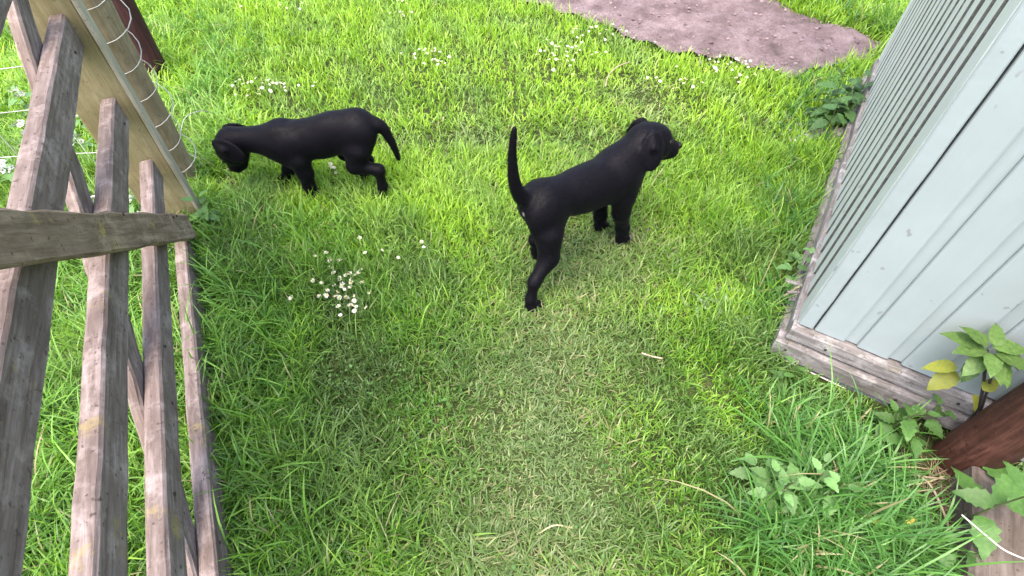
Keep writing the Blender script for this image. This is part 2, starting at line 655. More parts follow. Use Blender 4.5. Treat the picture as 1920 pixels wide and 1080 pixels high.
def board_mesh(name, W, H, seed, ch=0.030, dep=0.010, slot=0.0005):
    r = random.Random(seed)
    prof = [(0.0, -0.020), (0.0, -0.004), (0.002, -0.001), (0.006, 0.0), (W - ch - 0.006, 0.0), (W - ch - 0.002, -0.002),
            (W - ch, -dep), (W - slot, -dep), (W - slot, -0.0205)]
    k = len(prof)
    n = 12
    V, Fc = [], []
    bw = r.uniform(-0.001, 0.001)
    for i in range(n + 1):
        z = H * i / n
        zz = z + (r.uniform(-0.004, 0.004) if i == 0 else 0)
        for (a, b) in prof:
            V.append((a, b + r.uniform(-0.0004, 0.0004) + bw, zz + (r.uniform(-0.0015, 0.0015) if i == 0 else 0)))
    for i in range(n):
        for j in range(k):
            a = i * k + j
            b = i * k + (j + 1) % k
            Fc.append((b, a, a + k, b + k))
    Fc.append(tuple(range(k)))
    Fc.append(tuple(reversed(range(n * k, n * k + k))))
    return mesh_from(name, V, Fc)


def wall_frame(s, along, out, z):
    # local X along the wall, Y out of the wall, Z up
    m = Matrix((along, out, Vector((0, 0, 1)))).transposed().to_4x4()
    m.translation = along * s + Vector((0, 0, z))
    return m


front_meshes = [board_mesh('shed_board_mesh', 0.1085, ZT - Z0, 10 + q) for q in range(4)]
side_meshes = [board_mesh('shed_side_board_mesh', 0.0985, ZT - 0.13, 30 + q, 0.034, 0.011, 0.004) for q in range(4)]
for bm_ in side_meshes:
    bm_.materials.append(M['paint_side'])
    bm_.materials.append(M['edge_shade'])
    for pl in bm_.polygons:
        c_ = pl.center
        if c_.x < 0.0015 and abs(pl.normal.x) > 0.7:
            pl.material_index = 1  # near edge faces get the painted joint shade
s = 0.0425
q = 0
while s < END_L - 0.1:
    link('board', front_meshes[q % 4], M['paint_front'], shed, wall_frame(s, W2, N2, Z0 + 0.003))
    s += 0.1085
    q += 1
s = 0.036
q = 0
while s < SIDE_L - 0.06:
    f = wall_frame(s, W1, N1, 0.128 + random.uniform(-0.004, 0.004))
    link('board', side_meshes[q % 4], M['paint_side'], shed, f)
    s += 0.0985 + random.uniform(0, 0.004)
    q += 1


def wall_plank(name, along, out, s0, s1, z0, z1, d0, d1, mat, seed, vertical=False, **kw):
    if vertical:
        c = (s0 + s1) / 2
        p0 = along * c + out * ((d0 + d1) / 2) + Vector((0, 0, z0))
        p1 = p0 + Vector((0, 0, z1 - z0))
        return plank(name, p0, p1, along, s1 - s0, d1 - d0, mat, shed, (0, 0, 0), seed, **kw)
    zc = (z0 + z1) / 2
    p0 = along * s0 + out * ((d0 + d1) / 2) + Vector((0, 0, zc))
    p1 = along * s1 + out * ((d0 + d1) / 2) + Vector((0, 0, zc))
    return plank(name, p0, p1, Vector((0, 0, 1)), z1 - z0, d1 - d0, mat, shed, (0, 0, 0), seed, **kw)


wall_plank('corner_trim', W2, N2, 0.0, 0.037, Z0 + 0.006, ZT, -0.018, 0.004, M['paint_front'], 1, True, wob=0.0006)
wall_plank('corner_trim', W1, N1, 0.004, 0.034, 0.135, ZT, -0.018, 0.002, M['paint_side'], 2, True, wob=0.0006)
wall_plank('corner_trim', W1, N1, SIDE_L - 0.04, SIDE_L, 0.13, ZT, -0.018, 0.004, M['paint_side'], 3, True, wob=0.0006)
# inner core so no light leaks
core = bmesh.new()
pts = [W2 * 0.012 + W1 * 0.024, W2 * END_L + W1 * 0.024, W2 * END_L + W1 * SIDE_L, W2 * 0.024 + W1 * SIDE_L]
lo = [core.verts.new(p + Vector((0, 0, 0.03))) for p in pts]
hi = [core.verts.new(p + Vector((0, 0, ZT))) for p in pts]
for i in range(4):
    core.faces.new((lo[i], lo[(i + 1) % 4], hi[(i + 1) % 4], hi[i]))
core.faces.new(hi)
core.faces.new(list(reversed(lo)))
bmesh.ops.recalc_face_normals(core, faces=core.faces)
me = bpy.data.meshes.new('inner_frame')
core.to_mesh(me)
core.free()
link('inner_frame', me, M['felt'], shed)
# roof
rp0 = W2 * (-0.01) - W1 * 0.02
roof = plank('roof', W2 * -0.03 + W1 * SIDE_L / 2 + Vector((0, 0, 1.975)), W2 * (END_L + 0.05) + W1 * SIDE_L / 2 + Vector((0, 0, 2.06)),
             W1, SIDE_L + 0.06, 0.035, M['felt'], shed, (0, 0, 0), 4, wob=0.001)
# plinth
wall_plank('plinth_plank', W2, N2, -0.012, END_L, 0.088, 0.140, -0.02, 0.022, M['plinth'], 11, wob=0.0025, cham=0.006)
wall_plank('plinth_plank', W2, N2, -0.030, END_L, 0.020, 0.084, -0.02, 0.034, M['plinth'], 12, wob=0.0025, cham=0.005)
wall_plank('kick_board', W2, N2, 0.01, 0.30, -0.03, 0.018, -0.01, 0.028, M['slate'], 13, wob=0.001)
wall_plank('plinth_plank', W1, N1, 0.006, SIDE_L, 0.066, 0.124, -0.02, 0.012, M['plinth'], 14, wob=0.004, cham=0.006)
wall_plank('plinth_plank', W1, N1, -0.01, SIDE_L, -0.03, 0.064, -0.02, 0.030, M['plinth'], 15, wob=0.005, cham=0.006)
# split bit of wood hanging at the corner
me = plank_mesh('splinter', 0.05, 0.012, 0.004, 5, wob=0.001)
link('splinter', me, M['plinth'], shed, frame(W1 * 0.16 + N1 * 0.02 + Vector((0, 0, 0.135)), N1 * 1 + Vector((0, 0, 0.15)) - W1 * .2, W1))
me = plank_mesh('splinter', 0.035, 0.010, 0.004, 6, wob=0.001)
link('splinter', me, M['plinth'], shed, frame(W1 * 0.135 + N1 * 0.02 + Vector((0, 0, 0.13)), N1 * 1 - Vector((0, 0, 0.1)) - W1 * .6, W1))
# nails in the plinth
nail_bm = bmesh.new()
bmesh.ops.create_cone(nail_bm, cap_ends=True, segments=8, radius1=0.004, radius2=0.0035, depth=0.003)
nail_me = bpy.data.meshes.new('nail')
nail_bm.to_mesh(nail_me)
nail_bm.free()
nail_me.materials.append(M['nail'])
for (ss, zz, dd) in ((0.005, 0.06, 0.0355), (0.30, 0.05, 0.0355), (0.09, 0.112, 0.0235), (0.41, 0.118, 0.0235)):
    m = frame(W2 * ss + N2 * dd + Vector((0, 0, zz)), W2, Vector((0, 0, 1)))
    link('nail', nail_me, None, shed, m)
# white cable along the foot of the plinth
pts = [SCN + W2 * a + N2 * 0.040 + Vector((0, 0, z)) for a, z in ((0.02, 0.022), (0.07, 0.019), (0.12, 0.018), (0.19, 0.014))]
o = link('cable', tube_mesh('cable', smooth_curve(pts), 0.0020), M['white_stem'])
tag(o, 'thin white cable along the foot of the shed plinth', 'cable')

# ------------------------------------------------------------------ gate
AZG = math.radians(-24.6)
B = Vector((math.sin(AZG), math.cos(AZG), 0))            # along the gate rails, away
NG = Vector((B.y, -B.x, 0))                              # to the path
C0 = Vector((0, 0, CAM_H))
SB = C0 + (G(345, 395) - C0) * 0.91
SBG = Vector((SB.x, SB.y, 0))
gate = empty('gate', SBG)
tag(gate, 'weathered grey wooden rail gate with crossed braces standing open beside the grass', 'gate')


def gp_(a, z, nn=0.0):
    return B * a + NG * nn + Vector((0, 0, z))


rails = [(0.762, 0.676, 0.026), (0.540, 0.458, 0.012), (0.331, 0.258, 0.006), (0.124, 0.036, -0.015), (0.975, 0.89, 0.02)]
for i, (zt, zb, end) in enumerate(rails):
    zc = (zt + zb) / 2
    plank('rail', gp_(-1.50, zc, -0.020), gp_(end, zc, -0.020), Vector((0, 0, 1)), zt - zb, 0.038, M['gate'], gate, (0, 0, 0), 50 + i,
          wob=0.0014, cham=0.005, n=26)


def brace(name, quad_px, off, ext0, ext1, T, seed, mat=None):
    """plank fixed flat on one face of the rails: two points on its centre line and its width"""
    (a0, z0), (a1, z1), W = quad_px
    d = Vector((a1 - a0, z1 - z0)).normalized()
    a0, z0 = a0 - d.x * ext0, z0 - d.y * ext0
    a1, z1 = a1 + d.x * ext1, z1 + d.y * ext1
    p0, p1 = gp_(a0, z0, off), gp_(a1, z1, off)
    yd = B * (-d.y) + Vector((0, 0, d.x))
    return plank(name, p0, p1, yd, W, T, mat or M['gate'], gate, (0, 0, 0), seed, wob=0.003, cham=0.005, n=22, endcut=-0.25)


PF = SB + NG * 0.028


def gate_az(u, v, P):
    q = on_plane(u, v, P, NG)
    return ((q - SBG).dot(B), q.z)


fr0, fr1 = gate_az(360, 424, PF), gate_az(0, 446, PF)
brace('diagonal_brace', (fr0, fr1, 0.084), 0.014, 0.0, 0.35, 0.027, 71, M['brace'])
PB = SB + NG * -0.040
br0, br1 = gate_az(140, 310, PB), gate_az(352, 985, PB)
brace('diagonal_brace', (br0, br1, 0.075), -0.053, 0.45, 0.12, 0.026, 72)
for (a, z, off) in ((-0.035, 0.085, 0.0292), (-0.21, 0.26, 0.0292), (-0.245, 0.285, 0.0292), (-0.55, 0.545, 0.0292)):
    m = frame(gp_(a, z, off), B, Vector((0, 0, 1)))
    link('nail', nail_me, None, gate, m)
for (a, z) in ((-0.08, 0.71), (-0.6, 0.5), (-0.9, 0.29), (-1.12, 0.30), (-1.16, 0.1), (-0.75, 0.31), (-0.05, 0.49)):
    m = frame(gp_(a, z, 0.0005), B, Vector((0, 0, 1)))
    link('nail', nail_me, None, gate, m)

# flat hanging post behind the rail ends
gpost = empty('gate_post', SBG + B * 0.06)
tag(gpost, 'flat sided olive brown post behind the gate rail ends', 'post')
plank('post_body', -NG * 0.045 + Vector((0, 0, -0.05)), -NG * 0.045 + Vector((0, 0, 1.35)), NG, 0.145, 0.055, M['stile'], gpost, (0, 0, 0), 80,
      wob=0.0015, cham=0.003)
plank('lit_edge_strip', NG * 0.0345 - B * 0.012 + Vector((0, 0, -0.05)), NG * 0.0345 - B * 0.012 + Vector((0, 0, 1.35)), B, 0.05, 0.012, M['lit_edge_strip'], gpost, (0, 0, 0), 81, wob=0.001, cham=0.002)  # added strip, its pale colour stands for the post's lit narrow side

# round post, leaning a little, with wire wound round it
RP = G(352, 347)
rp = empty('round_post', RP)
tag(rp, 'round weathered fence post wound with loose pale wire', 'post')
n = 24
lean = Vector((0.035, 0.0, 1)).normalized()
ptsP = [lean * (-0.06 + 1.5 * i / n) + Vector((random.uniform(-1, 1), random.uniform(-1, 1), 0)) * 0.0012 for i in range(n + 1)]
o = link('post_body', tube_mesh('post_body', ptsP, [0.057 + random.uniform(-0.001, 0.001) for _ in ptsP], 24), M['post'], rp)
o.matrix_basis = frame((0, 0, 0), Vector((1, 0, 0)), Vector((0, 1, 0)))
wpts = []
turns = 9
for i in range(turns * 18 + 1):
    th = 2 * math.pi * i / 18
    z = 0.05 + 0.098 * i / 18
    bulge = 0.006 + 0.024 * max(0, math.cos(th - 0.9)) ** 1.5 * (0.6 + 0.5 * math.sin(i * 0.13))
    rr = 0.0595 + bulge
    c = lean * z
    wpts.append(RP + Vector((c.x + rr * math.cos(th), c.y + rr * math.sin(th), z + 0.035 * math.sin(th - 0.9))))
o = link('wire_coil', tube_mesh('wire_coil', wpts, 0.0019, 5), M['wire'])
tag(o, 'loose spiral of pale wire around the round post', 'wire')

# dark stained stake beyond
MP = G(300, 142)
ms = empty('stake', MP)
tag(ms, 'dark maroon stained stake standing behind the round post', 'post')
ptsP = [Vector((0.02 * i / 12, 0, -0.05 + 1.3 * i / 12)) for i in range(13)]
link('stake_body', tube_mesh('stake_body', ptsP, [0.05 + random.uniform(-0.001, 0.001) for _ in ptsP], 18), M['maroon'], ms)

# stock wire strands running to the left from the round post
wf = empty('wire_fence', RP + Vector((-0.08, 0, 0)))
tag(wf, 'slack pale fence wires behind the gate', 'fence')
for i, z in enumerate((0.16, 0.33, 0.5, 0.68, 0.86)):
    pts = []
    for k in range(9):
        t = k / 8
        pts.append(Vector((0.02 - 1.9 * t, -0.30 * t + 0.02 * math.sin(3 * t + i), z + 0.02 * math.sin(5 * t + i * 1.3))))
    link('wire', tube_mesh('wire', smooth_curve(pts, 4), 0.0018, 5), M['wire'], wf)
for i in range(7):
    x = -0.18 - 0.24 * i
    pts = [Vector((x + random.uniform(-.02, .02), -0.30 * (-x / 1.9) + random.uniform(-.015, .015), z)) for z in (0.02, 0.16, 0.33, 0.5, 0.68, 0.86)]
    link('wire', tube_mesh('wire', smooth_curve(pts, 4), 0.0015, 5), M['wire'], wf)

# ------------------------------------------------------------------ stained round post and grey timber by the shed
RB = G(1793, 866)
bp = empty('stained_post', RB)
tag(bp, 'thick red brown stained round post in front of the shed', 'post')
ptsP = [Vector((0.0, 0.0, -0.05 + 1.45 * i / 26)) for i in range(27)]
me = tube_mesh('post_body', ptsP, [0.060 + random.uniform(-0.0015, 0.0015) for _ in ptsP], 28)
mm = Matrix(((0, 0, 1, 0), (0, 1, 0, 0), (-1, 0, 0, 0), (0, 0, 0, 1)))   # so the wood grain runs up the post
me.transform(mm)
link('post_body', me, M['stained'], bp, mm.inverted())
for o_, par in ((rp, None), (ms, None)):
    for c in o_.children:
        c.data.transform(mm)
        c.matrix_basis = mm.inverted()

TB0 = G(1876, 893, 0.10)
TB1 = TB0 - W1 * 0.75
gt = empty('timber', Vector((TB1.x, TB1.y, 0)))
tag(gt, 'grey brown timber edging by the stained post', 'timber')
plank('timber_body', TB0 - gt.location - Vector((0, 0, 0.06)), TB1 - gt.location - Vector((0, 0, 0.06)), W2, 0.105, 0.12, M['timber'], gt, (0, 0, 0), 91, wob=0.003, cham=0.008)

# ------------------------------------------------------------------ puppies: one continuous body each, grown as a smooth blend
def smin(a, b, k):
    h = np.maximum(k - np.abs(a - b), 0.0) / k
    return np.minimum(a, b) - h * h * k * 0.25


def grow(prims, cell=0.0045, pad=0.03):
    pts = []
    for p in prims:
        if p[0] == 'c':
            pts += [np.array(p[1]) - p[2], np.array(p[1]) + p[2], np.array(p[3]) - p[4], np.array(p[3]) + p[4]]
        else:
            r = max(p[2])
            pts += [np.array(p[1]) - r, np.array(p[1]) + r]
    pts = np.array(pts)
    lo, hi = pts.min(0) - pad, pts.max(0) + pad
    nx, ny, nz = [int(math.ceil((hi[i] - lo[i]) / cell)) for i in range(3)]
    gx_ = lo[0] + cell * np.arange(nx)
    gy_ = lo[1] + cell * np.arange(ny)
    gz_ = lo[2] + cell * np.arange(nz)
    D = np.full((nx, ny, nz), 0.05, np.float32)
    for p in prims:
        k = p[-1]
        if p[0] == 'c':
            a, ra, b, rb = np.array(p[1]), p[2], np.array(p[3]), p[4]
            mn = np.minimum(a - ra, b - rb) - 0.055
            mx = np.maximum(a + ra, b + rb) + 0.055
        else:
            c, r = np.array(p[1]), np.array(p[2])
            mn = c - r.max() - 0.055
            mx = c + r.max() + 0.055
        sl = []
        for i, gg in enumerate((gx_, gy_, gz_)):
            i0 = max(0, int((mn[i] - lo[i]) / cell))
            i1 = min(len(gg), int((mx[i] - lo[i]) / cell) + 2)
            sl.append(slice(i0, i1))
        Xs, Ys, Zs = np.meshgrid(gx_[sl[0]], gy_[sl[1]], gz_[sl[2]], indexing='ij')
        Q = np.stack([Xs, Ys, Zs], -1)
        if p[0] == 'c':
            ab = b - a
            t = np.clip(((Q - a) @ ab) / max(ab @ ab, 1e-9), 0, 1)
            d = np.linalg.norm(Q - a - t[..., None] * ab, axis=-1) - (ra + (rb - ra) * t)
        else:
            L = Q - c
            if len(p) > 4 and p[3] is not None:
                L = L @ np.array(p[3])            # columns = local axes
            k0 = np.linalg.norm(L / r, axis=-1)
            k1 = np.linalg.norm(L / (r * r), axis=-1)
            d = k0 * (k0 - 1) / np.maximum(k1, 1e-6)
            d = np.where(k0 < 1e-4, -r.min(), d)
        sub = D[sl[0], sl[1], sl[2]]
        D[sl[0], sl[1], sl[2]] = smin(sub, d.astype(np.float32), k)
    # surface nets
    S = D < 0
    cor = [(0, 0, 0), (1, 0, 0), (0, 1, 0), (1, 1, 0), (0, 0, 1), (1, 0, 1), (0, 1, 1), (1, 1, 1)]
    cnt = sum(S[i:nx - 1 + i, j:ny - 1 + j, k:nz - 1 + k].astype(np.int8) for i, j, k in cor)
    act = (cnt > 0) & (cnt < 8)
    ids = -np.ones(act.shape, np.int64)
    ai = np.argwhere(act)
    ids[act] = np.arange(len(ai))
    acc = np.zeros((len(ai), 3))
    num = np.zeros(len(ai))
    edges = [(a, b) for a in range(8) for b in range(a + 1, 8) if sum(abs(np.array(cor[a]) - np.array(cor[b]))) == 1]
    for a, b in edges:
        ca, cb = np.array(cor[a]), np.array(cor[b])
        da = D[tuple((ai + ca).T)]
        db = D[tuple((ai + cb).T)]
        m = (da < 0) != (db < 0)
        t = np.where(m, da / np.where(np.abs(da - db) < 1e-9, 1e-9, da - db), 0)
        acc += np.where(m[:, None], ca + t[:, None] * (cb - ca), 0)
        num += m
    V = lo + cell * (ai + acc / num[:, None])
    quads = []
    for ax in range(3):
        o1, o2 = [(1, 2), (2, 0), (0, 1)][ax]
        sa = [slice(1, -1)] * 3
        sa[ax] = slice(0, -1)
        sb_ = [slice(1, -1)] * 3
        sb_[ax] = slice(1, None)
        A, Bb = S[tuple(sa)], S[tuple(sb_)]
        for flip, mask in ((False, A & ~Bb), (True, ~A & Bb)):
            e = np.argwhere(mask)
            off = np.array([1, 1, 1])
            off[ax] = 0
            e = e + off
            u1 = np.zeros(3, int); u1[o1] = 1
            u2 = np.zeros(3, int); u2[o2] = 1
            q = [ids[tuple((e + w_).T)] for w_ in (-u1 - u2, -u2, 0 * u1, -u1)]
            if flip:
                q = q[::-1]
            quads.append(np.stack(q, -1))
    F = np.concatenate(quads)
    F = F[(F >= 0).all(1)]
    # relax
    E = np.concatenate([F[:, [0, 1]], F[:, [1, 2]], F[:, [2, 3]], F[:, [3, 0]]])
    for _ in range(2):
        sm = np.zeros_like(V)
        ct = np.zeros(len(V))
        np.add.at(sm, E[:, 0], V[E[:, 1]])
        np.add.at(ct, E[:, 0], 1)
        V = V * 0.5 + 0.5 * sm / np.maximum(ct, 1)[:, None]
    return V, F


def axes(fwd, up):
    f = np.array(fwd, float)
    f /= np.linalg.norm(f)
    u = np.array(up, float)
    u -= f * (u @ f)
    u /= np.linalg.norm(u)
    l = np.cross(u, f)
    return np.stack([f, l, u], 1)


def cap(a, ra, b, rb, k=0.02):
    return ('c', a, ra, b, rb, k)


def ell(c, r, ax=None, k=0.025):
    return ('e', c, r, ax, k)


def leg(pts, rads, k=0.018):
    return [cap(pts[i], rads[i], pts[i + 1], rads[i + 1], k) for i in range(len(pts) - 1)]


def tail(pts, r0, r1):
    P_ = smooth_curve(pts, 5)
    n_ = len(P_) - 1
    return leg([tuple(p_) for p_ in P_], [r0 + (r1 - r0) * (i_ / n_) ** 0.8 for i_ in range(n_ + 1)], 0.008)


def paw(p, d, s=1.0):
    """paw at ground point p pointing along d (unit 2-D), with four toes"""
    d = np.array([d[0], d[1], 0.0])
    l = np.array([-d[1], d[0], 0.0])
    p = np.array(p, float)
    out = [ell(tuple(p + d * 0.006 + np.array([0, 0, 0.017])), (0.027 * s, 0.021 * s, 0.018 * s), axes(d, (0, 0, 1)), 0.012)]
    for q, (a, b) in enumerate(((0.024, -0.015), (0.031, -0.0055), (0.031, 0.0055), (0.024, 0.015))):
        out.append(ell(tuple(p + d * a * s + l * b * s + np.array([0, 0, 0.011])), (0.013 * s, 0.0068 * s, 0.0105 * s), axes(d, (0, 0, 1)), 0.004))
    return out


def head(c, fwd, up, s=1.0, ear_swing=(0.0, 0.0)):
    A = axes(fwd, up)
    c = np.array(c, float)

    def L(f, l, u):
        return tuple(c + s * (A @ np.array([f, l, u])))

    pr = [ell(tuple(c), (0.054 * s, 0.047 * s, 0.047 * s), A, 0.02),
          ell(L(0.028, 0, 0.012), (0.034 * s, 0.036 * s, 0.030 * s), A, 0.02),      # brow
          ell(L(0.018, 0.026, -0.014), (0.032 * s, 0.020 * s, 0.026 * s), A, 0.02),  # cheeks
          ell(L(0.018, -0.026, -0.014), (0.032 * s, 0.020 * s, 0.026 * s), A, 0.02),
          cap(L(0.042, 0, -0.012), 0.032 * s, L(0.073, 0, -0.017), 0.0245 * s, 0.022),  # muzzle
          ell(L(0.072, 0.010, -0.026), (0.020 * s, 0.014 * s, 0.014 * s), A, 0.010),  # lips
          ell(L(0.072, -0.010, -0.026), (0.020 * s, 0.014 * s, 0.014 * s), A, 0.010),
          cap(L(0.02, 0, -0.034), 0.019 * s, L(0.068, 0, -0.040), 0.011 * s, 0.010)]   # lower jaw
    for sg, sw in ((1, ear_swing[0]), (-1, ear_swing[1])):
        root = np.array([-0.012, sg * 0.040, 0.030])
        mid = np.array([-0.006 + sw * 0.5, sg * 0.059, 0.004])
        tip = np.array([0.004 + sw, sg * 0.057, -0.042])
        pr.append(cap(L(*root), 0.012 * s, L(*mid), 0.012 * s, 0.010))
        m1 = (root + mid) / 2
        d1 = A @ (tip - root)
        outn = A @ np.array([0.0, sg, 0.25])
        Ax = axes(d1, outn)
        pr.append(ell(L(*(0.45 * mid + 0.2 * root + 0.35 * tip)), (0.053 * s, 0.034 * s, 0.0075 * s), Ax, 0.006))
        pr.append(ell(L(*(0.2 * mid + 0.8 * tip)), (0.026 * s, 0.019 * s, 0.0065 * s), Ax, 0.006))
    extra = {'nose': (L(0.0955, 0, -0.007), A), 'eyes': [L(0.050, 0.028, 0.010), L(0.050, -0.028, 0.010)]}
    return pr, extra


def build_puppy(label, loc, rz, prims, extra, coat, s=1.0, fur_seed=0):
    V, F = grow(prims)
    me = bpy.data.meshes.new('puppy')
    me.from_pydata(V.tolist(), [], F.tolist())
    me.validate()
    me.shade_smooth()
    bm = bmesh.new()
    bm.from_mesh(me)
    bmesh.ops.recalc_face_normals(bm, faces=bm.faces)
    bm.to_mesh(me)
    bm.free()
    o = link('puppy', me, coat)
    o.location = loc
    o.rotation_euler = (0, 0, rz)
    tag(o, label, 'dog', 'black puppies on the lawn')
    p, A = extra['nose']
    bm = bmesh.new()
    bmesh.ops.create_uvsphere(bm, u_segments=14, v_segments=8, radius=1)
    for v in bm.verts:
        v.co = Vector((v.co.x * 0.008, v.co.y * (0.0125 + 0.003 * v.co.z), v.co.z * 0.0095)) * s
    nm = bpy.data.meshes.new('nose')
    bm.to_mesh(nm)
    bm.free()
    nm.shade_smooth()
    m4 = Matrix([list(A[i]) for i in range(3)]).to_4x4()
    m4.translation = Vector(p)
    link('nose', nm, M['nose'], o, m4)
    bm = bmesh.new()
    bmesh.ops.create_uvsphere(bm, u_segments=12, v_segments=8, radius=0.0085 * s)
    em = bpy.data.meshes.new('eye')
    bm.to_mesh(em)
    bm.free()
    em.shade_smooth()
    for q in extra['eyes']:
        link('eye', em, M['eye'], o, Matrix.Translation(Vector(q)))
    # short coat: fine hairs lying back along the body
    r = np.random.default_rng(40 + fur_seed)
    tri = np.concatenate([F[:, [0, 1, 2]], F[:, [0, 2, 3]]])
    a, b, c = V[tri[:, 0]], V[tri[:, 1]], V[tri[:, 2]]
    nr = np.cross(b - a, c - a)
    ar = np.linalg.norm(nr, axis=1)
    vol = np.einsum('ij,ij->i', a, np.cross(b, c)).sum()
    nr = nr / np.maximum(ar, 1e-12)[:, None] * (1 if vol > 0 else -1)
    n_h = 42000
    pick = r.choice(len(tri), n_h, p=ar / ar.sum())
    u1, u2 = r.random(n_h), r.random(n_h)
    fl = u1 + u2 > 1
    u1[fl], u2[fl] = 1 - u1[fl], 1 - u2[fl]
    P = a[pick] + (b - a)[pick] * u1[:, None] + (c - a)[pick] * u2[:, None]
    N = nr[pick]
    flow = np.array([-1.0, 0, -0.35]) + r.normal(0, 0.25, (n_h, 3))
    flow -= N * np.einsum('ij,ij->i', flow, N)[:, None]
    flow /= np.maximum(np.linalg.norm(flow, axis=1), 1e-6)[:, None]
    side = np.cross(flow, N)
    Lh = r.uniform(0.006, 0.012, n_h)[:, None]
    w_ = 0.0005
    T = P + (flow * 0.93 + N * r.uniform(0.12, 0.34, (n_h, 1))) * Lh
    Vf = np.stack([P - side * w_ - N * 0.001, P + side * w_ - N * 0.001, T], 1).reshape(-1, 3)
    fm = bpy.data.meshes.new('fur')
    fm.from_pydata(Vf.tolist(), [], np.arange(len(Vf)).reshape(-1, 3).tolist())
    fo = link('fur', fm, coat, o)
    fo['kind'] = 'stuff'
    return o


# -- standing puppy, seen from behind its right flank, looking over to the shed
pr = []
pr += [ell((-0.165, 0.004, 0.315), (0.078, 0.066, 0.070), k=0.03), ell((-0.07, 0, 0.305), (0.10, 0.061, 0.068), k=0.03),
       ell((0.02, 0, 0.290), (0.12, 0.071, 0.080), k=0.03), ell((0.11, 0, 0.280), (0.085, 0.073, 0.084), k=0.03),
       ell((0.155, 0, 0.285), (0.058, 0.064, 0.075), k=0.03), ell((0.12, 0, 0.330), (0.06, 0.038, 0.030), k=0.03)]
# neck
pr += [cap((0.135, 0, 0.315), 0.066, (0.208, 0.0, 0.358), 0.055, 0.035)]
hp, ex1 = head((0.238, 0.0, 0.371), (0.88, -0.44, -0.20), (0.2, 0.1, 1), 1.18, (-0.006, -0.004))
pr += hp
# tail
pr += tail([(-0.200, 0.008, 0.345), (-0.237, 0.012, 0.362), (-0.258, 0.014, 0.405), (-0.267, 0.016, 0.46), (-0.268, 0.018, 0.525), (-0.262, 0.018, 0.592)], 0.025, 0.0065)
# right hind leg, stretched back
pr += [ell((-0.180, -0.038, 0.275), (0.060, 0.036, 0.085), axes((0.9, 0, 0.35), (0, 0, 1)), 0.03)]
pr += leg([(-0.185, -0.053, 0.240), (-0.196, -0.076, 0.165), (-0.262, -0.094, 0.112), (-0.281, -0.103, 0.05), (-0.283, -0.108, 0.018)],
          [0.046, 0.030, 0.0185, 0.0150, 0.0165])
pr += paw((-0.280, -0.108, 0), (0.97, -0.24))
# left hind leg, under the body
pr += [ell((-0.160, 0.040, 0.275), (0.058, 0.036, 0.080), axes((0.9, 0, 0.35), (0, 0, 1)), 0.03)]
pr += leg([(-0.145, 0.048, 0.235), (-0.085, 0.052, 0.165), (-0.150, 0.052, 0.112), (-0.142, 0.052, 0.05), (-0.135, 0.052, 0.018)],
          [0.046, 0.033, 0.020, 0.016, 0.0165])
pr += paw((-0.130, 0.052, 0), (0.99, 0.1))
# front legs
for sg, fx in ((-1, 0.160), (1, 0.140)):
    pr += [ell((0.125, sg * 0.046, 0.265), (0.045, 0.030, 0.075), axes((1, 0, 0.3), (0, 0, 1)), 0.025)]
    pr += leg([(0.122, sg * 0.050, 0.225), (0.125, sg * 0.050, 0.165), (fx - 0.006, sg * 0.047, 0.075), (fx, sg * 0.046, 0.02)],
              [0.038, 0.028, 0.0215, 0.0195])
    pr += paw((fx, sg * 0.046, 0), (1.0, -0.05 * sg), 1.05)
az = math.radians(55)
coat1 = coat_mat('black_coat', [((-0.243, -0.004, 0.312), 0.008), ((0.192, -0.056, 0.014), 0.012), ((-0.25, -0.12, 0.012), 0.008)])
coat2 = coat_mat('black_coat_plain', [])
pz = float(ground_z(0.235, 1.295))
build_puppy('black puppy standing with tail raised, looking towards the shed', (0.235, 1.295, pz - 0.004), math.pi / 2 - az, pr, ex1, coat1, 1.18, 1)

# -- walking puppy with its nose down by the gate post (forward = towards the post)
pr = []
pr += [ell((-0.165, 0, 0.280), (0.070, 0.060, 0.070), k=0.03), ell((-0.09, 0, 0.266), (0.09, 0.062, 0.072), k=0.03),
       ell((-0.01, 0, 0.236), (0.11, 0.066, 0.076), k=0.03), ell((0.085, 0, 0.218), (0.085, 0.068, 0.080), k=0.03),
       ell((0.125, 0, 0.216), (0.06, 0.056, 0.068), k=0.03), ell((0.105, 0.02, 0.272), (0.035, 0.018, 0.024), k=0.02),
       ell((0.105, -0.02, 0.276), (0.035, 0.018, 0.024), k=0.02)]
pr += [cap((0.13, 0, 0.228), 0.057, (0.245, 0, 0.232), 0.044, 0.035)]
hp, ex2 = head((0.300, 0.0, 0.214), (0.42, 0.06, -0.90), (0.90, 0.0, 0.42), 1.18, (-0.016, -0.004))
pr += hp
pr += tail([(-0.205, 0, 0.305), (-0.247, 0, 0.286), (-0.268, 0, 0.240), (-0.281, 0, 0.190), (-0.287, 0, 0.145)], 0.024, 0.006)
# left hind (near the viewer)
pr += [ell((-0.160, 0.036, 0.245), (0.060, 0.034, 0.075), axes((0.8, 0, 0.5), (0, 0, 1)), 0.03)]
pr += leg([(-0.160, 0.046, 0.215), (-0.140, 0.056, 0.160), (-0.222, 0.056, 0.140), (-0.222, 0.056, 0.065), (-0.212, 0.056, 0.018)],
          [0.044, 0.029, 0.0195, 0.0160, 0.017])
pr += paw((-0.205, 0.058, 0), (1.0, 0.05))
pr += [ell((-0.155, -0.038, 0.23), (0.060, 0.034, 0.078), axes((0.9, 0, 0.35), (0, 0, 1)), 0.03)]
pr += leg([(-0.145, -0.048, 0.205), (-0.085, -0.05, 0.145), (-0.155, -0.05, 0.105), (-0.135, -0.05, 0.05), (-0.125, -0.05, 0.018)],
          [0.046, 0.034, 0.021, 0.0165, 0.017])
pr += paw((-0.12, -0.05, 0), (1.0, 0.0))
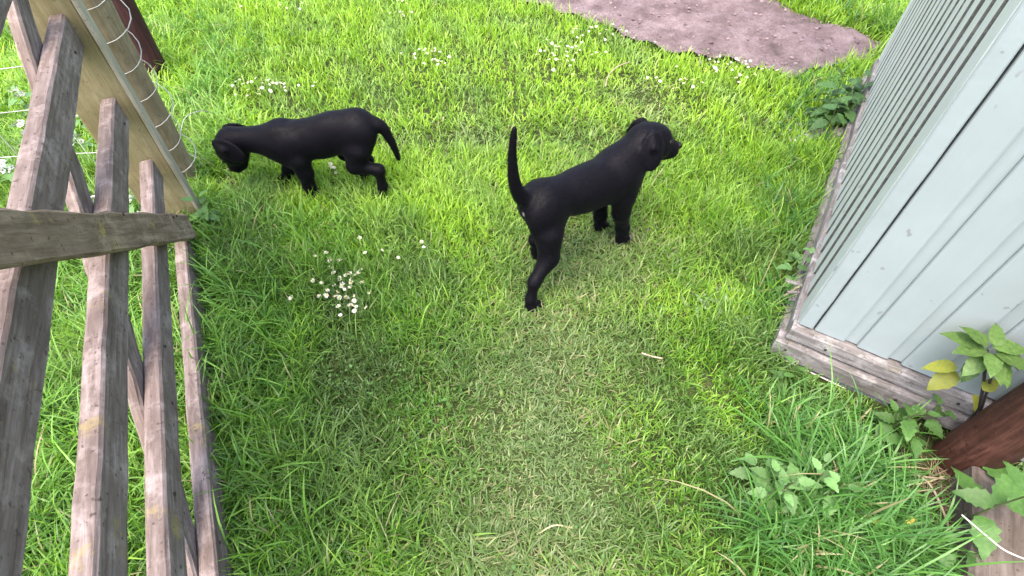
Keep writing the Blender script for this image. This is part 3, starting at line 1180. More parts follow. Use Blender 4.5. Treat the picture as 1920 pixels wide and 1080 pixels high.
for sg, fx, ex in ((1, 0.052, 0.052), (-1, 0.180, 0.125)):
    pr += [ell((0.10 if sg < 0 else 0.075, sg * 0.045, 0.205), (0.045, 0.026, 0.068), axes((1, 0, 0.3), (0, 0, 1)), 0.025)]
    pr += leg([(ex + 0.005, sg * 0.050, 0.175), (ex, sg * 0.050, 0.125), ((fx + ex) / 2 + 0.005, sg * 0.047, 0.065), (fx, sg * 0.046, 0.02)],
              [0.036, 0.028, 0.0215, 0.0195])
    pr += paw((fx, sg * 0.046, 0), (1.0, 0.0), 1.05)
pz = float(ground_z(-0.70, 1.63))
build_puppy('black puppy walking with its nose lowered beside the round gate post', (-0.70, 1.63, pz - 0.004), math.pi, pr, ex2, coat2, 1.12, 2)

# ------------------------------------------------------------------ grass
PATH = [G(u, v) for (u, v) in ((1000, 1100), (1010, 950), (1010, 800), (1030, 680), (1060, 600), (1085, 520), (1130, 470))]
PATH = [Vector((PATH[0].x, -0.6, 0))] + PATH


def dist_poly(x, y, pts):
    d = np.full(x.shape, 9.0)
    for i in range(len(pts) - 1):
        ax, ay, bx, by = pts[i].x, pts[i].y, pts[i + 1].x, pts[i + 1].y
        t = np.clip(((x - ax) * (bx - ax) + (y - ay) * (by - ay)) / ((bx - ax) ** 2 + (by - ay) ** 2), 0, 1)
        d = np.minimum(d, np.hypot(x - ax - t * (bx - ax), y - ay - t * (by - ay)))
    return d


def blob(x, y, u, v, su, sv=None):
    p = G(u, v)
    return np.exp(-((x - p.x) / su) ** 2 - ((y - p.y) / (sv or su)) ** 2)


def fields(x, y):
    """worn, lush, clover, dry weights from 0 to 1"""
    d = dist_poly(x, y, PATH)
    worn = np.exp(-(d / 0.26) ** 2) * np.clip(1.25 + 0.45 * fnoise(x, y, 3.0, 1), 0, 1)
    worn = np.maximum(worn, 0.55 * blob(x, y, 1120, 300, 0.28))
    worn = np.maximum(worn, 0.8 * blob(x, y, 1215, 195, 0.17, 0.30))
    worn = np.maximum(worn, 0.5 * blob(x, y, 900, 260, 0.30, 0.2))
    dgate = (x - SBG.x) * NG.x + (y - SBG.y) * NG.y        # distance in front of the gate plane
    lush = np.exp(-((dgate - 0.05) / 0.30) ** 2) * (y < 2.2)
    lush = np.maximum(lush, 0.8 * blob(x, y, 520, 480, 0.25))
    lush = np.maximum(lush, 0.5 * blob(x, y, 640, 430, 0.35, 0.10))
    lush = np.maximum(lush, np.clip(1 - dgate / 0.05, 0, 1) * (dgate < 0.05))
    dsh = -((x - SCN.x) * N1.x + (y - SCN.y) * N1.y)
    sh_d = (x - SCN.x) * N1.x + (y - SCN.y) * N1.y
    sh_a = (x - SCN.x) * W1.x + (y - SCN.y) * W1.y
    lush = np.maximum(lush, 0.85 * np.exp(-(sh_d / 0.16) ** 2) * (sh_a > -0.1))
    lush = np.maximum(lush, 0.9 * blob(x, y, 1570, 990, 0.19, 0.26))
    lush = np.maximum(lush, 0.7 * blob(x, y, 1400, 480, 0.12, 0.25))
    lush = np.maximum(lush, 0.75 * np.clip((y - 3.0) / 0.3, 0, 1) * (x > 1.4))
    lush = np.clip(lush + 0.15 * fnoise(x, y, 4.0, 2), 0, 1) * (1 - 0.7 * worn)
    clover = np.clip(blob(x, y, 690, 740, 0.24, 0.22) + 0.8 * blob(x, y, 640, 570, 0.15, 0.1) + 0.5 * blob(x, y, 480, 900, 0.2) + 0.5 * blob(x, y, 850, 860, 0.16), 0, 1)
    return worn, lush, clover


def blocked(x, y):
    """inside the shed, posts or on soil/gravel: no grass"""
    a = (x - SCN.x) * W1.x + (y - SCN.y) * W1.y
    b = (x - SCN.x) * W2.x + (y - SCN.y) * W2.y
    m = (a > -0.045) & (b > -0.035) & (a < SIDE_L) & (b < END_L)
    m |= in_soil(x + rng.normal(0, 0.022, x.shape), y + rng.normal(0, 0.022, x.shape))
    m |= np.hypot(x - RB.x, y - RB.y) < 0.064
    m |= np.hypot(x - RP.x, y - RP.y) < 0.058
    m |= np.hypot(x - MP.x, y - MP.y) < 0.05
    ta = (x - TB0.x) * -W1.x + (y - TB0.y) * -W1.y
    tb = (x - TB0.x) * W2.x + (y - TB0.y) * W2.y
    m |= (ta > -0.01) & (ta < 0.8) & (np.abs(tb) < 0.055)
    m |= (np.hypot((x - GRAV[0]) / 0.10, (y - GRAV[1]) / 0.06) < 1) & (rng.random(x.shape) < 0.85)
    # trodden, littered earth between the stained post and the timber
    lit = 1.6 * blob(x, y, 1785, 925, 0.11, 0.14)
    m |= rng.random(x.shape) < lit * 1.1
    # scuffed earth at the round post
    m |= rng.random(x.shape) < 1.1 * blob(x, y, 425, 348, 0.09, 0.05)
    return m


def make_blades(name, x, y, L, Wd, lean, bend, col_root, col_tip, mat, nseg=3):
    n = len(x)
    z = ground_z(x, y) - 0.003
    th = rng.uniform(0, 2 * np.pi, n)
    dx, dy = np.cos(th), np.sin(th)
    px, py = -dy, dx
    tw = rng.normal(0, 0.5, n)
    ctw, stw = np.cos(tw), np.sin(tw)
    wx, wy = px * ctw + dx * stw, py * ctw + dy * stw
    V = np.zeros((n, 2 * nseg + 1, 3), np.float32)
    C = np.zeros((n, 2 * nseg + 1, 4), np.float32)
    C[..., 3] = 1
    ang = lean.copy()
    cx, cy, cz = x.copy(), y.copy(), z.copy()
    for i in range(nseg + 1):
        t = i / nseg
        hw = Wd * 0.5 * (1.0 if i < nseg - 1 else 0.7) * (0.75 if i == 0 else 1)
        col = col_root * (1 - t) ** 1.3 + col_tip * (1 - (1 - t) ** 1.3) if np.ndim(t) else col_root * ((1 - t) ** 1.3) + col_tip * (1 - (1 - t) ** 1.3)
        if i < nseg:
            V[:, 2 * i, 0], V[:, 2 * i, 1], V[:, 2 * i, 2] = cx - wx * hw, cy - wy * hw, cz
            V[:, 2 * i + 1, 0], V[:, 2 * i + 1, 1], V[:, 2 * i + 1, 2] = cx + wx * hw, cy + wy * hw, cz
            C[:, 2 * i, :3] = col
            C[:, 2 * i + 1, :3] = col
        else:
            V[:, 2 * i, 0], V[:, 2 * i, 1], V[:, 2 * i, 2] = cx, cy, cz
            C[:, 2 * i, :3] = col
        seg = L / nseg
        cx = cx + np.sin(ang) * dx * seg
        cy = cy + np.sin(ang) * dy * seg
        cz = np.maximum(cz + np.cos(ang) * seg, z + 0.004)
        ang = ang + bend / nseg
    k = 2 * nseg + 1
    base = (np.arange(n) * k)[:, None]
    quads = np.concatenate([base + np.array([2 * i, 2 * i + 1, 2 * i + 3, 2 * i + 2]) for i in range(nseg - 1)], 0)
    tris = base + np.array([2 * nseg - 2, 2 * nseg - 1, 2 * nseg])
    me = bpy.data.meshes.new(name)
    me.vertices.add(n * k)
    me.vertices.foreach_set('co', V.reshape(-1))
    loops = np.concatenate([quads.reshape(-1), tris.reshape(-1)]).astype(np.int32)
    me.loops.add(len(loops))
    me.loops.foreach_set('vertex_index', loops)
    nq, nt_ = len(quads), len(tris)
    starts = np.concatenate([np.arange(nq) * 4, nq * 4 + np.arange(nt_) * 3]).astype(np.int32)
    me.polygons.add(nq + nt_)
    me.polygons.foreach_set('loop_start', starts)
    ca = me.color_attributes.new('col', 'FLOAT_COLOR', 'POINT')
    ca.data.foreach_set('color', C.reshape(-1))
    me.update(calc_edges=True)
    me.shade_smooth()
    return link(name, me, mat)


def sample(n, x0, x1, y0, y1):
    return rng.uniform(x0, x1, n), rng.uniform(y0, y1, n)


def lawn_cols(x, y, worn, lush, clover):
    n = len(x)
    bright = np.array([0.37, 0.60, 0.048])
    mid = np.array([0.20, 0.39, 0.034])
    deep = np.array([0.065, 0.185, 0.014])
    dry = np.array([0.30, 0.285, 0.14])
    pale = np.array([0.145, 0.21, 0.075])
    r = rng.random(n)
    far = np.clip((y - 1.0) / 1.3, 0, 1)
    t = np.clip(0.36 + 0.42 * far + 0.20 * fnoise(x, y, 2.6, 0) + 0.20 * fnoise(x, y, 8.0, 2) + rng.normal(0, 0.24, n) - 0.35 * clover - 0.12 * lush, 0, 1)
    c = np.where(t[:, None] < 0.5, deep + (mid - deep) * (t / 0.5)[:, None], mid + (bright - mid) * ((t - 0.5) / 0.5)[:, None])
    pw = np.clip(worn * 0.75 + rng.normal(0, 0.15, n), 0, 1)
    c = c * (1 - pw)[:, None] + pale * pw[:, None]
    isd = (r < 0.02 + 0.17 * worn)
    c[isd] = dry * rng.uniform(0.7, 1.2, (isd.sum(), 1))
    grey = np.clip(0.30 + 0.35 * fnoise(x, y, 3.7, 3) + 0.25 * fnoise(x, y, 11.0, 1) - 0.25 * far + 0.3 * clover, 0, 0.75)[:, None]
    c = c * (1 - grey) + (c.mean(1, keepdims=True) * np.array([0.80, 1.30, 0.42])) * grey
    # cooler tone by the shed
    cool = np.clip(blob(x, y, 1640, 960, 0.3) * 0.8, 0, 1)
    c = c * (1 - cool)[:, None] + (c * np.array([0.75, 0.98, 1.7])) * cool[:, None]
    return c


def lawn(name, n, x0, x1, y0, y1, wmul, label, keep=None):
    x, y = sample(n, x0, x1, y0, y1)
    k = ~blocked(x, y)
    if keep is not None:
        k &= keep(x, y)
    x, y = x[k], y[k]
    # gather blades into tufts
    tx = np.round(x / 0.045) * 0.045 + 0.012 * np.sin(y * 91)
    ty = np.round(y / 0.045) * 0.045 + 0.012 * np.sin(x * 83)
    pull = np.clip(0.35 + 0.3 * fnoise(x, y, 6, 3), 0, 0.6)
    x = x + (tx - x) * pull * rng.random(len(x))
    y = y + (ty - y) * pull * rng.random(len(y))
    worn, lush, clover = fields(x, y)
    m = len(x)
    hvar = np.clip(1 + 0.35 * fnoise(x, y, 5.5, 4) + 0.2 * fnoise(x, y, 14.0, 2), 0.4, 1.8)
    L = (0.044 + 0.048 * lush - 0.012 * worn - 0.010 * clover) * hvar * rng.lognormal(0, 0.30, m)
    pf = np.abs((x - SCN.x) * N2.x + (y - SCN.y) * N2.y)
    L = np.where((pf < 0.13) & (x > 0.8) & (y < 0.95), L * 0.6, L)
    L = np.clip(L, 0.015, 0.17)
    Wd = (0.0026 + 0.0026 * rng.random(m) ** 1.5 + 0.0010 * lush) * wmul
    lean = np.abs(rng.normal(0.35, 0.30, m)) + 0.55 * worn
    bend = rng.normal(0.8, 0.5, m) + 0.5 * lush
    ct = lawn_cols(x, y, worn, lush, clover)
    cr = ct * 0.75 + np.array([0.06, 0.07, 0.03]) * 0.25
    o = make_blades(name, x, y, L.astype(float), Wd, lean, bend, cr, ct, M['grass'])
    return tag(o, label, 'grass', kind='stuff')


lawn('lawn_grass', 190000, -2.1, 1.75, 0.05, 1.9, 1.0, 'short green lawn grass around the puppies, worn pale along the middle')
lawn('far_lawn_grass', 115000, -3.3, 2.6, 1.9, 3.9, 1.35, 'bright yellow green lawn grass reaching to the bare soil')
lawn('outer_grass', 42000, -5.5, 5.5, -1.5, 7.0, 2.6, 'grass of the garden round about the lawn',
     keep=lambda x, y: ~((x > -3.3) & (x < 2.6) & (y > 1.9) & (y < 3.9)) & ~((x > -2.1) & (x < 1.75) & (y > 0.05) & (y < 1.9)))


def long_grass(name, spots, label, tint=(1, 1, 1)):
    xs, ys, Ls = [], [], []
    for (u, v, su, sv, n, L0) in spots:
        p = G(u, v)
        nt = max(1, n // 14)
        tx, ty = rng.normal(p.x, su, nt), rng.normal(p.y, sv, nt)
        ti = rng.integers(0, nt, n)
        xs.append(tx[ti] + rng.normal(0, 0.012, n))
        ys.append(ty[ti] + rng.normal(0, 0.012, n))
        Ls.append(L0 * rng.lognormal(0, 0.3, n))
    x, y, L = np.concatenate(xs), np.concatenate(ys), np.concatenate(Ls)
    k = ~blocked(x, y)
    x, y, L = x[k], y[k], np.clip(L[k], 0.04, 0.30)
    m = len(x)
    t = np.clip(0.5 + 0.25 * rng.normal(size=m), 0, 1)[:, None]
    c = np.array([0.075, 0.20, 0.028]) * (1 - t) + np.array([0.21, 0.42, 0.055]) * t
    c = c * np.array(tint)
    d = rng.random(m) < 0.04
    c[d] = np.array([0.34, 0.31, 0.16])
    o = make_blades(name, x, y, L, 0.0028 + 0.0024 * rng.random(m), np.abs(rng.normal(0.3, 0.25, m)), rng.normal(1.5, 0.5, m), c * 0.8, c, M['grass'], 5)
    return tag(o, label, 'grass', kind='stuff')


long_grass('long_grass', [(430, 470, .10, .14, 900, .12), (420, 640, .08, .12, 700, .13), (440, 880, .10, .10, 500, .11), (120, 640, .12, .2, 900, .13),
                          (60, 980, .10, .12, 600, .13), (250, 900, .08, .2, 500, .12), (400, 300, .06, .12, 400, .11), (380, 190, .10, .25, 700, .12),
                          (250, 560, .10, .15, 600, .13), (150, 800, .1, .1, 500, .13), (560, 430, .1, .05, 300, .08), (350, 60, .15, .3, 500, .11),
                          (60, 300, .3, .25, 900, .12)],
           'long lush grass along both sides of the gate')
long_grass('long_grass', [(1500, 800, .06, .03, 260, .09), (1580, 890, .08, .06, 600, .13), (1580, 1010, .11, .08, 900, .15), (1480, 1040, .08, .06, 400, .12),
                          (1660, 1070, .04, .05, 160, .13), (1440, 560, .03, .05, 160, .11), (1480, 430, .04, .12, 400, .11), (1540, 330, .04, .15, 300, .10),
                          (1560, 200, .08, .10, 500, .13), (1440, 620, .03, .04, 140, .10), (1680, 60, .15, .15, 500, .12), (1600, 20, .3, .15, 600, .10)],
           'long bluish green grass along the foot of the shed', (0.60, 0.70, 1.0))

# low clover and other small round leaves in the turf
n = 26000
x, y = sample(n, -1.6, 1.6, 0.15, 3.4)
wv, lv, cv = fields(x, y)
k = (rng.random(n) < np.clip(0.10 + 0.85 * cv - 0.05 * wv, 0, 1)) & ~blocked(x, y)
x, y, cv = x[k], y[k], cv[k]
m = len(x)
s_ = rng.uniform(0.003, 0.006, m)
P = np.stack([x, y, ground_z(x, y) + rng.uniform(0.008, 0.026, m)], 1)
t = rng.random(m)[:, None]
cols = np.array([0.04, 0.115, 0.02]) * (1 - t) + np.array([0.085, 0.19, 0.04]) * t
hexv = [(math.cos(a) * (1 if i else 1), math.sin(a) * 0.85, 0.12 * math.cos(2 * a)) for i, a in enumerate(np.linspace(0, 2 * math.pi, 7)[:-1])]
o = scatter_mesh('clover', hexv, [(0, 1, 2, 3, 4, 5)], P, s_, rand_rot(m, 0.5), M['clover'], cols)
tag(o, 'low clover leaves growing through the turf', 'clover', kind='stuff')

# ------------------------------------------------------------------ daisies
def daisy_mesh(seed, npet=13):
    r = random.Random(seed)
    V, Fc = [], []
    h = 1.0
    for i in range(npet):
        a = 2 * math.pi * i / npet + r.uniform(-0.1, 0.1)
        w_ = 0.20
        up = r.uniform(0.05, 0.30)
        b = len(V)
        for (rr, ww, zz) in ((0.30, 0.5, 0.0), (0.75, 1.0, up * 0.6), (1.0, 0.45, up)):
            for sg in (-1, 1):
                aa = a + sg * w_ * ww * 0.75 / max(rr, 0.5)
                V.append((rr * math.cos(aa), rr * math.sin(aa), zz))
        Fc += [(b, b + 1, b + 3, b + 2), (b + 2, b + 3, b + 5, b + 4)]
    return mesh_from('daisy', V, Fc)


def dome_mesh():
    bm = bmesh.new()
    bmesh.ops.create_uvsphere(bm, u_segments=8, v_segments=4, radius=0.36)
    for v in bm.verts:
        v.co.z *= 0.5
    me_ = bpy.data.meshes.new('flower_centre')
    bm.to_mesh(me_)
    bm.free()
    me_.materials.append(M['daisy_eye'])
    return me_


DM = [daisy_mesh(q) for q in range(4)]
for d_ in DM:
    d_.materials.append(M['petal'])
CM = dome_mesh()
SM = tube_mesh('stem', [(0, 0, -1), (0.04, 0.02, -0.5), (0, 0, 0)], 0.012, 4)
SM.materials.append(M['stem'])
clusters = [
    (640, 535, 52, 48, 52, 'small white daisy in the dense patch between the gate and the standing puppy', 'daisies between gate and standing puppy'),
    (505, 165, 48, 17, 34, 'small white daisy in the lawn patch behind the walking puppy', 'daisies behind the walking puppy'),
    (800, 103, 30, 12, 22, 'small white daisy in the tight clump in the middle of the far lawn', 'daisies in the middle of the far lawn'),
    (1058, 95, 42, 20, 46, 'small white daisy in the broad patch just before the bare soil', 'daisies before the bare soil'),
    (1120, 62, 50, 14, 20, 'small white daisy in the broad patch just before the bare soil', 'daisies before the bare soil'),
    (1345, 125, 50, 16, 44, 'small white daisy at the soil edge nearest the shed', 'daisies at the soil edge by the shed'),
    (1270, 150, 40, 18, 14, 'small white daisy at the soil edge nearest the shed', 'daisies at the soil edge by the shed'),
    (1640, 18, 26, 9, 22, 'small white daisy in the grass beyond the soil', 'daisies beyond the soil'),
    (545, 15, 28, 8, 12, 'small white daisy in the farthest lawn behind the walking puppy', 'farthest daisies'),
    (757, 20, 16, 12, 12, 'small white daisy in the farthest lawn behind the walking puppy', 'farthest daisies'),
    (640, 322, 35, 9, 9, 'small white daisy beneath the belly of the walking puppy', 'daisies under the walking puppy'),
    (730, 500, 90, 50, 9, 'small white daisy standing alone in the open turf', 'stray daisies'),
]
for (u, v, su, sv, cnt, lab, grp) in clusters:
    for _ in range(cnt):
        for _t in range(10):
            uu, vv = random.gauss(u, su * 0.75), random.gauss(v, sv * 0.75)
            if vv < -25:
                continue
            p = G(uu, vv, 0.035)
            if not in_soil(np.array([p.x]), np.array([p.y]))[0]:
                break
        near = p.y < 1.5
        rad = random.uniform(0.0062, 0.0085) if near else random.uniform(0.006, 0.009)
        ht = random.uniform(0.035, 0.055)
        gz = float(ground_z(np.array(p.x), np.array(p.y)))
        o = link('daisy', random.choice(DM), None, None)
        o.location = (p.x, p.y, gz + ht)
        o.rotation_euler = (random.gauss(0.15, 0.3), random.gauss(0, 0.3), random.uniform(0, 6.28))
        o.scale = (rad, rad, rad)
        tag(o, lab, 'daisy', grp)
        c = link('flower_centre', CM, None, o)
        c.location = (0, 0, 0.08)
        st = link('stem', SM, None, o)
        st.scale = (6, 6, (ht + 0.004) / rad)

# ------------------------------------------------------------------ weeds with single leaves
def leaf_mesh(name, width=0.56, serr=0.10, droop=0.25, fold=0.16, n=9, seed=0):
    r = random.Random(seed)
    V, Fc = [], []
    for i in range(n + 1):
        t = i / n
        wv_ = width * 0.5 * (math.sin(math.pi * min(1, t ** 0.72)) ** 0.85 if 0 < t < 1 else 0.0)
        wv_ *= (1 + (serr if i % 2 else -serr))
        z = -droop * t * t + 0.02 * math.sin(t * 9)
        V += [(t, 0, z), (t - 0.03, wv_, z + fold * wv_ + r.uniform(-.012, .012)), (t - 0.03, -wv_, z + fold * wv_ + r.uniform(-.012, .012))]
    for i in range(n):
        a = 3 * i
        Fc += [(a, a + 3, a + 4, a + 1), (a, a + 2, a + 5, a + 3)]
    return mesh_from(name, V, Fc, True)


LEAVES = {}
for key in ('nettle', 'nettle_pale', 'nettle_dark', 'leaf_green', 'leaf_yellow', 'yarrow'):
    if key == 'yarrow':
        LEAVES[key] = [leaf_mesh('leaf', 0.26, 0.45, 0.3, 0.2, 14, q) for q in range(3)]
    elif key.startswith('leaf'):
        LEAVES[key] = [leaf_mesh('leaf', 0.62, 0.06, 0.35, 0.2, 9, q) for q in range(3)]
    else:
        LEAVES[key] = [leaf_mesh('leaf', 0.60, 0.14, 0.35, 0.22, 10, q) for q in range(3)]
    for l_ in LEAVES[key]:
        l_.materials.append(M[key])


def weed(name, base, height, pairs, leaf, mat, label, group=None, lean=(0, 0), stem='stem', flower=False, seed=0, cat='weed'):
    r = random.Random(seed)
    gz = float(ground_z(np.array(base[0]), np.array(base[1])))
    e = empty(name, (base[0], base[1], gz))
    tag(e, label, cat, group)
    top = Vector((lean[0], lean[1], height))
    mid = Vector((lean[0] * 0.35, lean[1] * 0.35, height * 0.55))
    pts = smooth_curve([Vector((0, 0, -0.01)), mid, top], 5)
    link('stem', tube_mesh('stem', pts, [0.0028 - 0.0014 * i / len(pts) for i in range(len(pts))], 5), M[stem], e)
    a0 = r.uniform(0, 3.14)
    for i in range(pairs):
        t = 0.25 + 0.75 * (i + 0.6) / pairs
        p = pts[min(len(pts) - 1, int(t * (len(pts) - 1)))]
        for sg in (0, math.pi):
            a = a0 + i * math.pi / 2 + sg + r.uniform(-0.35, 0.35)
            pitch = r.uniform(-0.15, 0.35) + 0.45 * (i == pairs - 1)
            sz = leaf * r.uniform(0.75, 1.15) * (0.65 if i == pairs - 1 else 1.0)
            d = Vector((math.cos(a) * math.cos(pitch), math.sin(a) * math.cos(pitch), math.sin(pitch)))
            m = frame(p + d * 0.012, d, Vector((-math.sin(a), math.cos(a), r.uniform(-0.3, 0.3))))
            m = m @ Matrix.Diagonal((sz, sz, sz, 1))
            link('leaf', r.choice(LEAVES[mat]), None, e, m)
        if flower and i >= pairs - 2:
            for q in range(5):
                a = a0 + q * 1.26
                m = Matrix.Translation(p + Vector((math.cos(a) * 0.014, math.sin(a) * 0.014, 0.012))) @ Matrix.Diagonal((0.011, 0.011, 0.011, 1)) @ Euler((r.uniform(-1, 1), r.uniform(-1, 1), 0)).to_matrix().to_4x4()
                link('flower', random.choice(DM), None, e, m)
    return e


RANK = {1: [''], 2: ['taller ', 'shorter '], 3: ['tallest ', 'middling ', 'shortest ']}


def weeds(spots, leaf, mat, label, group, hrange, pairs=3, cat='weed', name='nettle', **kw):
    hs = [hrange[1] - (hrange[1] - hrange[0]) * i / max(1, len(spots) - 1) for i in range(len(spots))]
    if len(spots) > 3:
        random.shuffle(hs)
    for i, (u, v) in enumerate(spots):
        p = G(u, v, hs[i] * 0.75)
        lab = (RANK[len(spots)][i] + label) if len(spots) <= 3 else label
        weed(name, p, hs[i], pairs, leaf, mat, lab, group, (random.uniform(-.02, .02), random.uniform(-.02, .01)), seed=int(u * 7 + v), cat=cat, **kw)


weeds([(1490, 500), (1512, 492), (1500, 470)], 0.050, 'nettle_pale', 'pale nettle growing against the side wall of the shed near its corner', 'nettles at the shed side wall', (.09, .13))
weeds([(1560, 185), (1590, 175), (1612, 160), (1580, 160), (1600, 190), (1625, 150), (1550, 200), (1570, 205)], 0.075, 'nettle_dark', 'dark leafy nettle in the clump at the far end of the shed wall', 'nettles at the far end of the shed', (.12, .24), 4)
weeds([(1485, 690), (1468, 702)], 0.048, 'nettle', 'small nettle at the foot of the shed plinth corner', 'nettles at the plinth corner', (.05, .08), 2)
weeds([(1700, 775), (1745, 765), (1672, 790), (1720, 815)], 0.052, 'nettle', 'nettle between the plinth and the stained post', 'nettles by the stained post', (.10, .17), 3)
weeds([(1455, 890), (1500, 920), (1535, 900), (1425, 880), (1475, 905), (1520, 880), (1560, 925), (1440, 915)], 0.052, 'nettle_pale', 'pale green nettle in the grass in front of the shed', 'pale nettles in front of the shed', (.11, .17), 3)
weeds([(1885, 935), (1925, 900)], 0.085, 'nettle', 'big leaved nettle hanging over the grey timber', 'nettles over the timber', (.22, .27), 3)
weeds([(1800, 1030), (1755, 1070)], 0.065, 'nettle', 'low nettle beside the grey timber', 'nettles beside the timber', (.07, .10), 2)
weeds([(376, 385), (388, 402)], 0.055, 'nettle_pale', 'pale nettle at the foot of the gate post', 'nettles at the gate post', (.13, .17), 4)
weeds([(150, 270), (215, 300), (60, 250), (120, 340), (240, 380), (195, 390), (40, 180), (160, 220), (260, 420), (25, 320)], 0.05, 'nettle_pale', 'white flowered weed growing behind the gate', 'flowering weeds behind the gate', (.14, .26), 4, flower=True, name='white_dead_nettle')
p = G(1345, 575)
e = empty('yarrow', (p.x, p.y, 0))
tag(e, 'grey green feathery rosette in the lawn beside the shed corner', 'weed')
for i in range(46):
    a = i * 2.4
    pitch = random.uniform(0.1, 0.7)
    sz = random.uniform(0.03, 0.055)
    d = Vector((math.cos(a) * math.cos(pitch), math.sin(a) * math.cos(pitch), math.sin(pitch)))
    off = Vector((random.gauss(0, 0.05), random.gauss(0, 0.035), 0.012))
    link('leaf', random.choice(LEAVES['yarrow']), None, e, frame(off, d, Vector((-math.sin(a), math.cos(a), 0))) @ Matrix.Diagonal((sz, sz, sz, 1)))

# leafy sapling against the end wall, some leaves turned yellow
sb_ = SCN + W2 * 0.465 + N2 * 0.022
e = empty('sapling', (sb_.x, sb_.y, 0))
tag(e, 'young shrub with green and yellowing leaves against the shed end wall', 'shrub')
top = W2 * -0.128 + N2 * 0.035 + Vector((0, 0, 0.35))
pts = smooth_curve([Vector((0, 0, -0.02)), W2 * -0.03 + N2 * 0.02 + Vector((0, 0, 0.15)), top], 6)
link('stem', tube_mesh('stem', pts, 0.0035, 6), M['stem_dark'], e)
pts2 = smooth_curve([W2 * 0.02 + Vector((0, 0, -0.02)), W2 * -0.02 + N2 * 0.02 + Vector((0, 0, 0.14)), top + W2 * 0.02], 6)
link('stem', tube_mesh('stem', pts2, 0.003, 6), M['stem_dark'], e)
OUT = N2
for i, (dx, dn, z, sz, yaw, pit, mt) in enumerate((
        (-0.02, 0.01, 0.36, 0.085, 180, 15, 'leaf_green'), (0.0, 0.01, 0.375, 0.080, 20, 20, 'leaf_green'), (0.0, 0.02, 0.36, 0.085, -60, 5, 'leaf_green'),
        (0.0, 0.02, 0.35, 0.075, -115, -15, 'leaf_green'), (0.01, 0.015, 0.34, 0.085, -20, -5, 'leaf_green'), (0.0, 0.01, 0.38, 0.065, 100, 35, 'leaf_green'),
        (-0.01, 0.015, 0.365, 0.080, 215, 10, 'leaf_green'), (0.015, 0.015, 0.365, 0.075, 50, 10, 'leaf_green'), (-0.005, 0.02, 0.33, 0.070, -90, -40, 'leaf_green'),
        (-0.02, 0.02, 0.285, 0.075, 190, -15, 'leaf_yellow'), (-0.01, 0.02, 0.27, 0.085, 230, -25, 'leaf_yellow'),
        (0.05, 0.02, 0.22, 0.060, -20, -35, 'leaf_yellow'), (0.02, 0.02, 0.375, 0.075, 5, 0, 'leaf_green'), (-0.015, 0.02, 0.38, 0.07, 160, 25, 'leaf_green'), (0.0, 0.03, 0.37, 0.07, -85, 10, 'leaf_green'), (0.02, 0.02, 0.355, 0.075, -45, -12, 'leaf_green'), (0.03, 0.01, 0.36, 0.07, 15, -18, 'leaf_green'), (0.055, 0.02, 0.25, 0.055, 60, 30, 'leaf_yellow'), (0.01, 0.02, 0.37, 0.07, -30, 25, 'leaf_green'))):
    a = math.radians(yaw)
    d = W2 * math.cos(a) * math.cos(math.radians(pit)) + OUT * (-math.sin(a)) * math.cos(math.radians(pit)) + Vector((0, 0, math.sin(math.radians(pit))))
    sd_ = Vector((0, 0, 1)).cross(d)
    m = frame(W2 * (dx - 0.128) + OUT * (dn + 0.03) + Vector((0, 0, z - 0.005)), d, sd_) @ Matrix.Diagonal((sz * 0.85, sz * 0.85, sz * 0.85, 1))
    link('leaf', LEAVES[mt][i % 3], None, e, m)

# fallen yellow leaves
for q, (u, v, lab) in enumerate(((1645, 968, 'bright yellow fallen leaf lying in the long grass'), (1700, 970, 'orange tinged fallen leaf beside the litter near the timber'))):
    p = G(u, v, 0.09)
    o = link('fallen_leaf', leaf_mesh('fallen_leaf', 0.8, 0.1, 0.3, 0.25, 7, q), M['leaf_fallen'])
    o.matrix_basis = frame(p, Vector((0.2 + q, -0.7, -0.5)), Vector((1, 0, 0.3))) @ Matrix.Diagonal((0.032 - 0.006 * q,) * 3 + (1,))
    tag(o, lab, 'leaf')

# ------------------------------------------------------------------ straws, twigs and loose wire
def strand(name, pts, r, mat, label, cat):
    o = link(name, tube_mesh(name, smooth_curve(pts, 6), r, 5), M[mat])
    tag(o, label, cat)


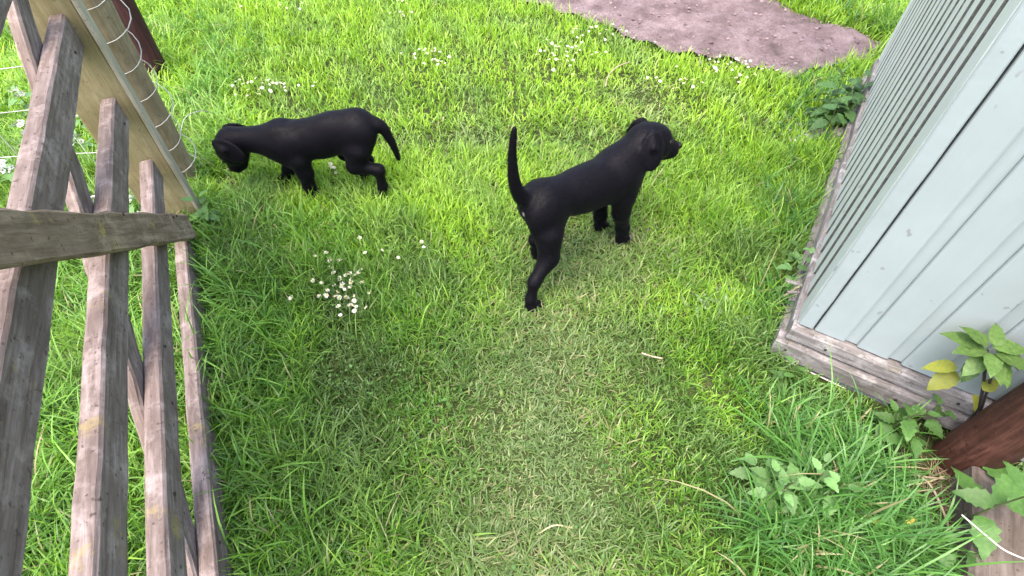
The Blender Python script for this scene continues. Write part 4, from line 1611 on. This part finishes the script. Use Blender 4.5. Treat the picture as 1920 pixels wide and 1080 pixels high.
strand('straw', [G(1135, 162, .045), G(1142, 140, .055), G(1160, 124, .055), G(1182, 116, .05)], 0.0028, 'string', 'pale curved straw lying on the far lawn', 'straw')
strand('twig', [G(1203, 662, .03), G(1222, 668, .035), G(1242, 672, .03)], 0.0028, 'string', 'short pale twig on the grass between puppy and shed', 'twig')
strand('pale_stem', [G(1803, 965, .16), G(1850, 1005, .155), G(1890, 1035, .15), G(1960, 1062, .14)], 0.0019, 'white_stem', 'white curved stem across the grey timber', 'stem')
strand('dry_stalk', [G(1700, 880, .02), G(1740, 905, .05), G(1765, 950, .05), G(1790, 1020, .03)], 0.0028, 'string', 'long dry stalk bent over the earth beside the timber', 'stalk')
strand('dry_stalk', [G(1700, 888, .03), G(1740, 895, .035), G(1775, 898, .03)], 0.0024, 'string', 'dry stalk lying flat at the foot of the stained post', 'stalk')
strand('dry_stalk', [G(1705, 908, .02), G(1735, 905, .03), G(1770, 893, .03)], 0.0022, 'straw', 'thin straw coloured stalk crossing at the stained post', 'stalk')
strand('bent_wire', [G(335, 280, .16), G(345, 225, .2), G(375, 208, .2), G(400, 212, .16)], 0.0018, 'wire', 'arched pale wire springing from the round post', 'wire')
strand('dry_stalk', [G(1010, 1000, .02), G(1040, 985, .03), G(1075, 990, .02)], 0.0016, 'straw', 'fine dry stalk on the worn middle of the lawn', 'stalk')

# dry litter by the stained post and by the round post
n = 520
xs = np.concatenate([rng.normal(G(1775, 930).x, 0.055, 340), rng.normal(G(425, 348).x, 0.055, 180)])
ys = np.concatenate([rng.normal(G(1775, 930).y, 0.07, 340), rng.normal(G(425, 348).y, 0.035, 180)])
cl = np.array([0.26, 0.19, 0.13]) * rng.uniform(0.5, 1.6, (n, 1))
o = make_blades('dry_litter', xs, ys, rng.uniform(0.03, 0.09, n), rng.uniform(0.0015, 0.003, n), rng.uniform(1.1, 1.5, n), rng.normal(0.2, 0.3, n), cl, cl, M['grass'])
tag(o, 'dry brown litter on the bare earth by the posts', 'litter', kind='stuff')
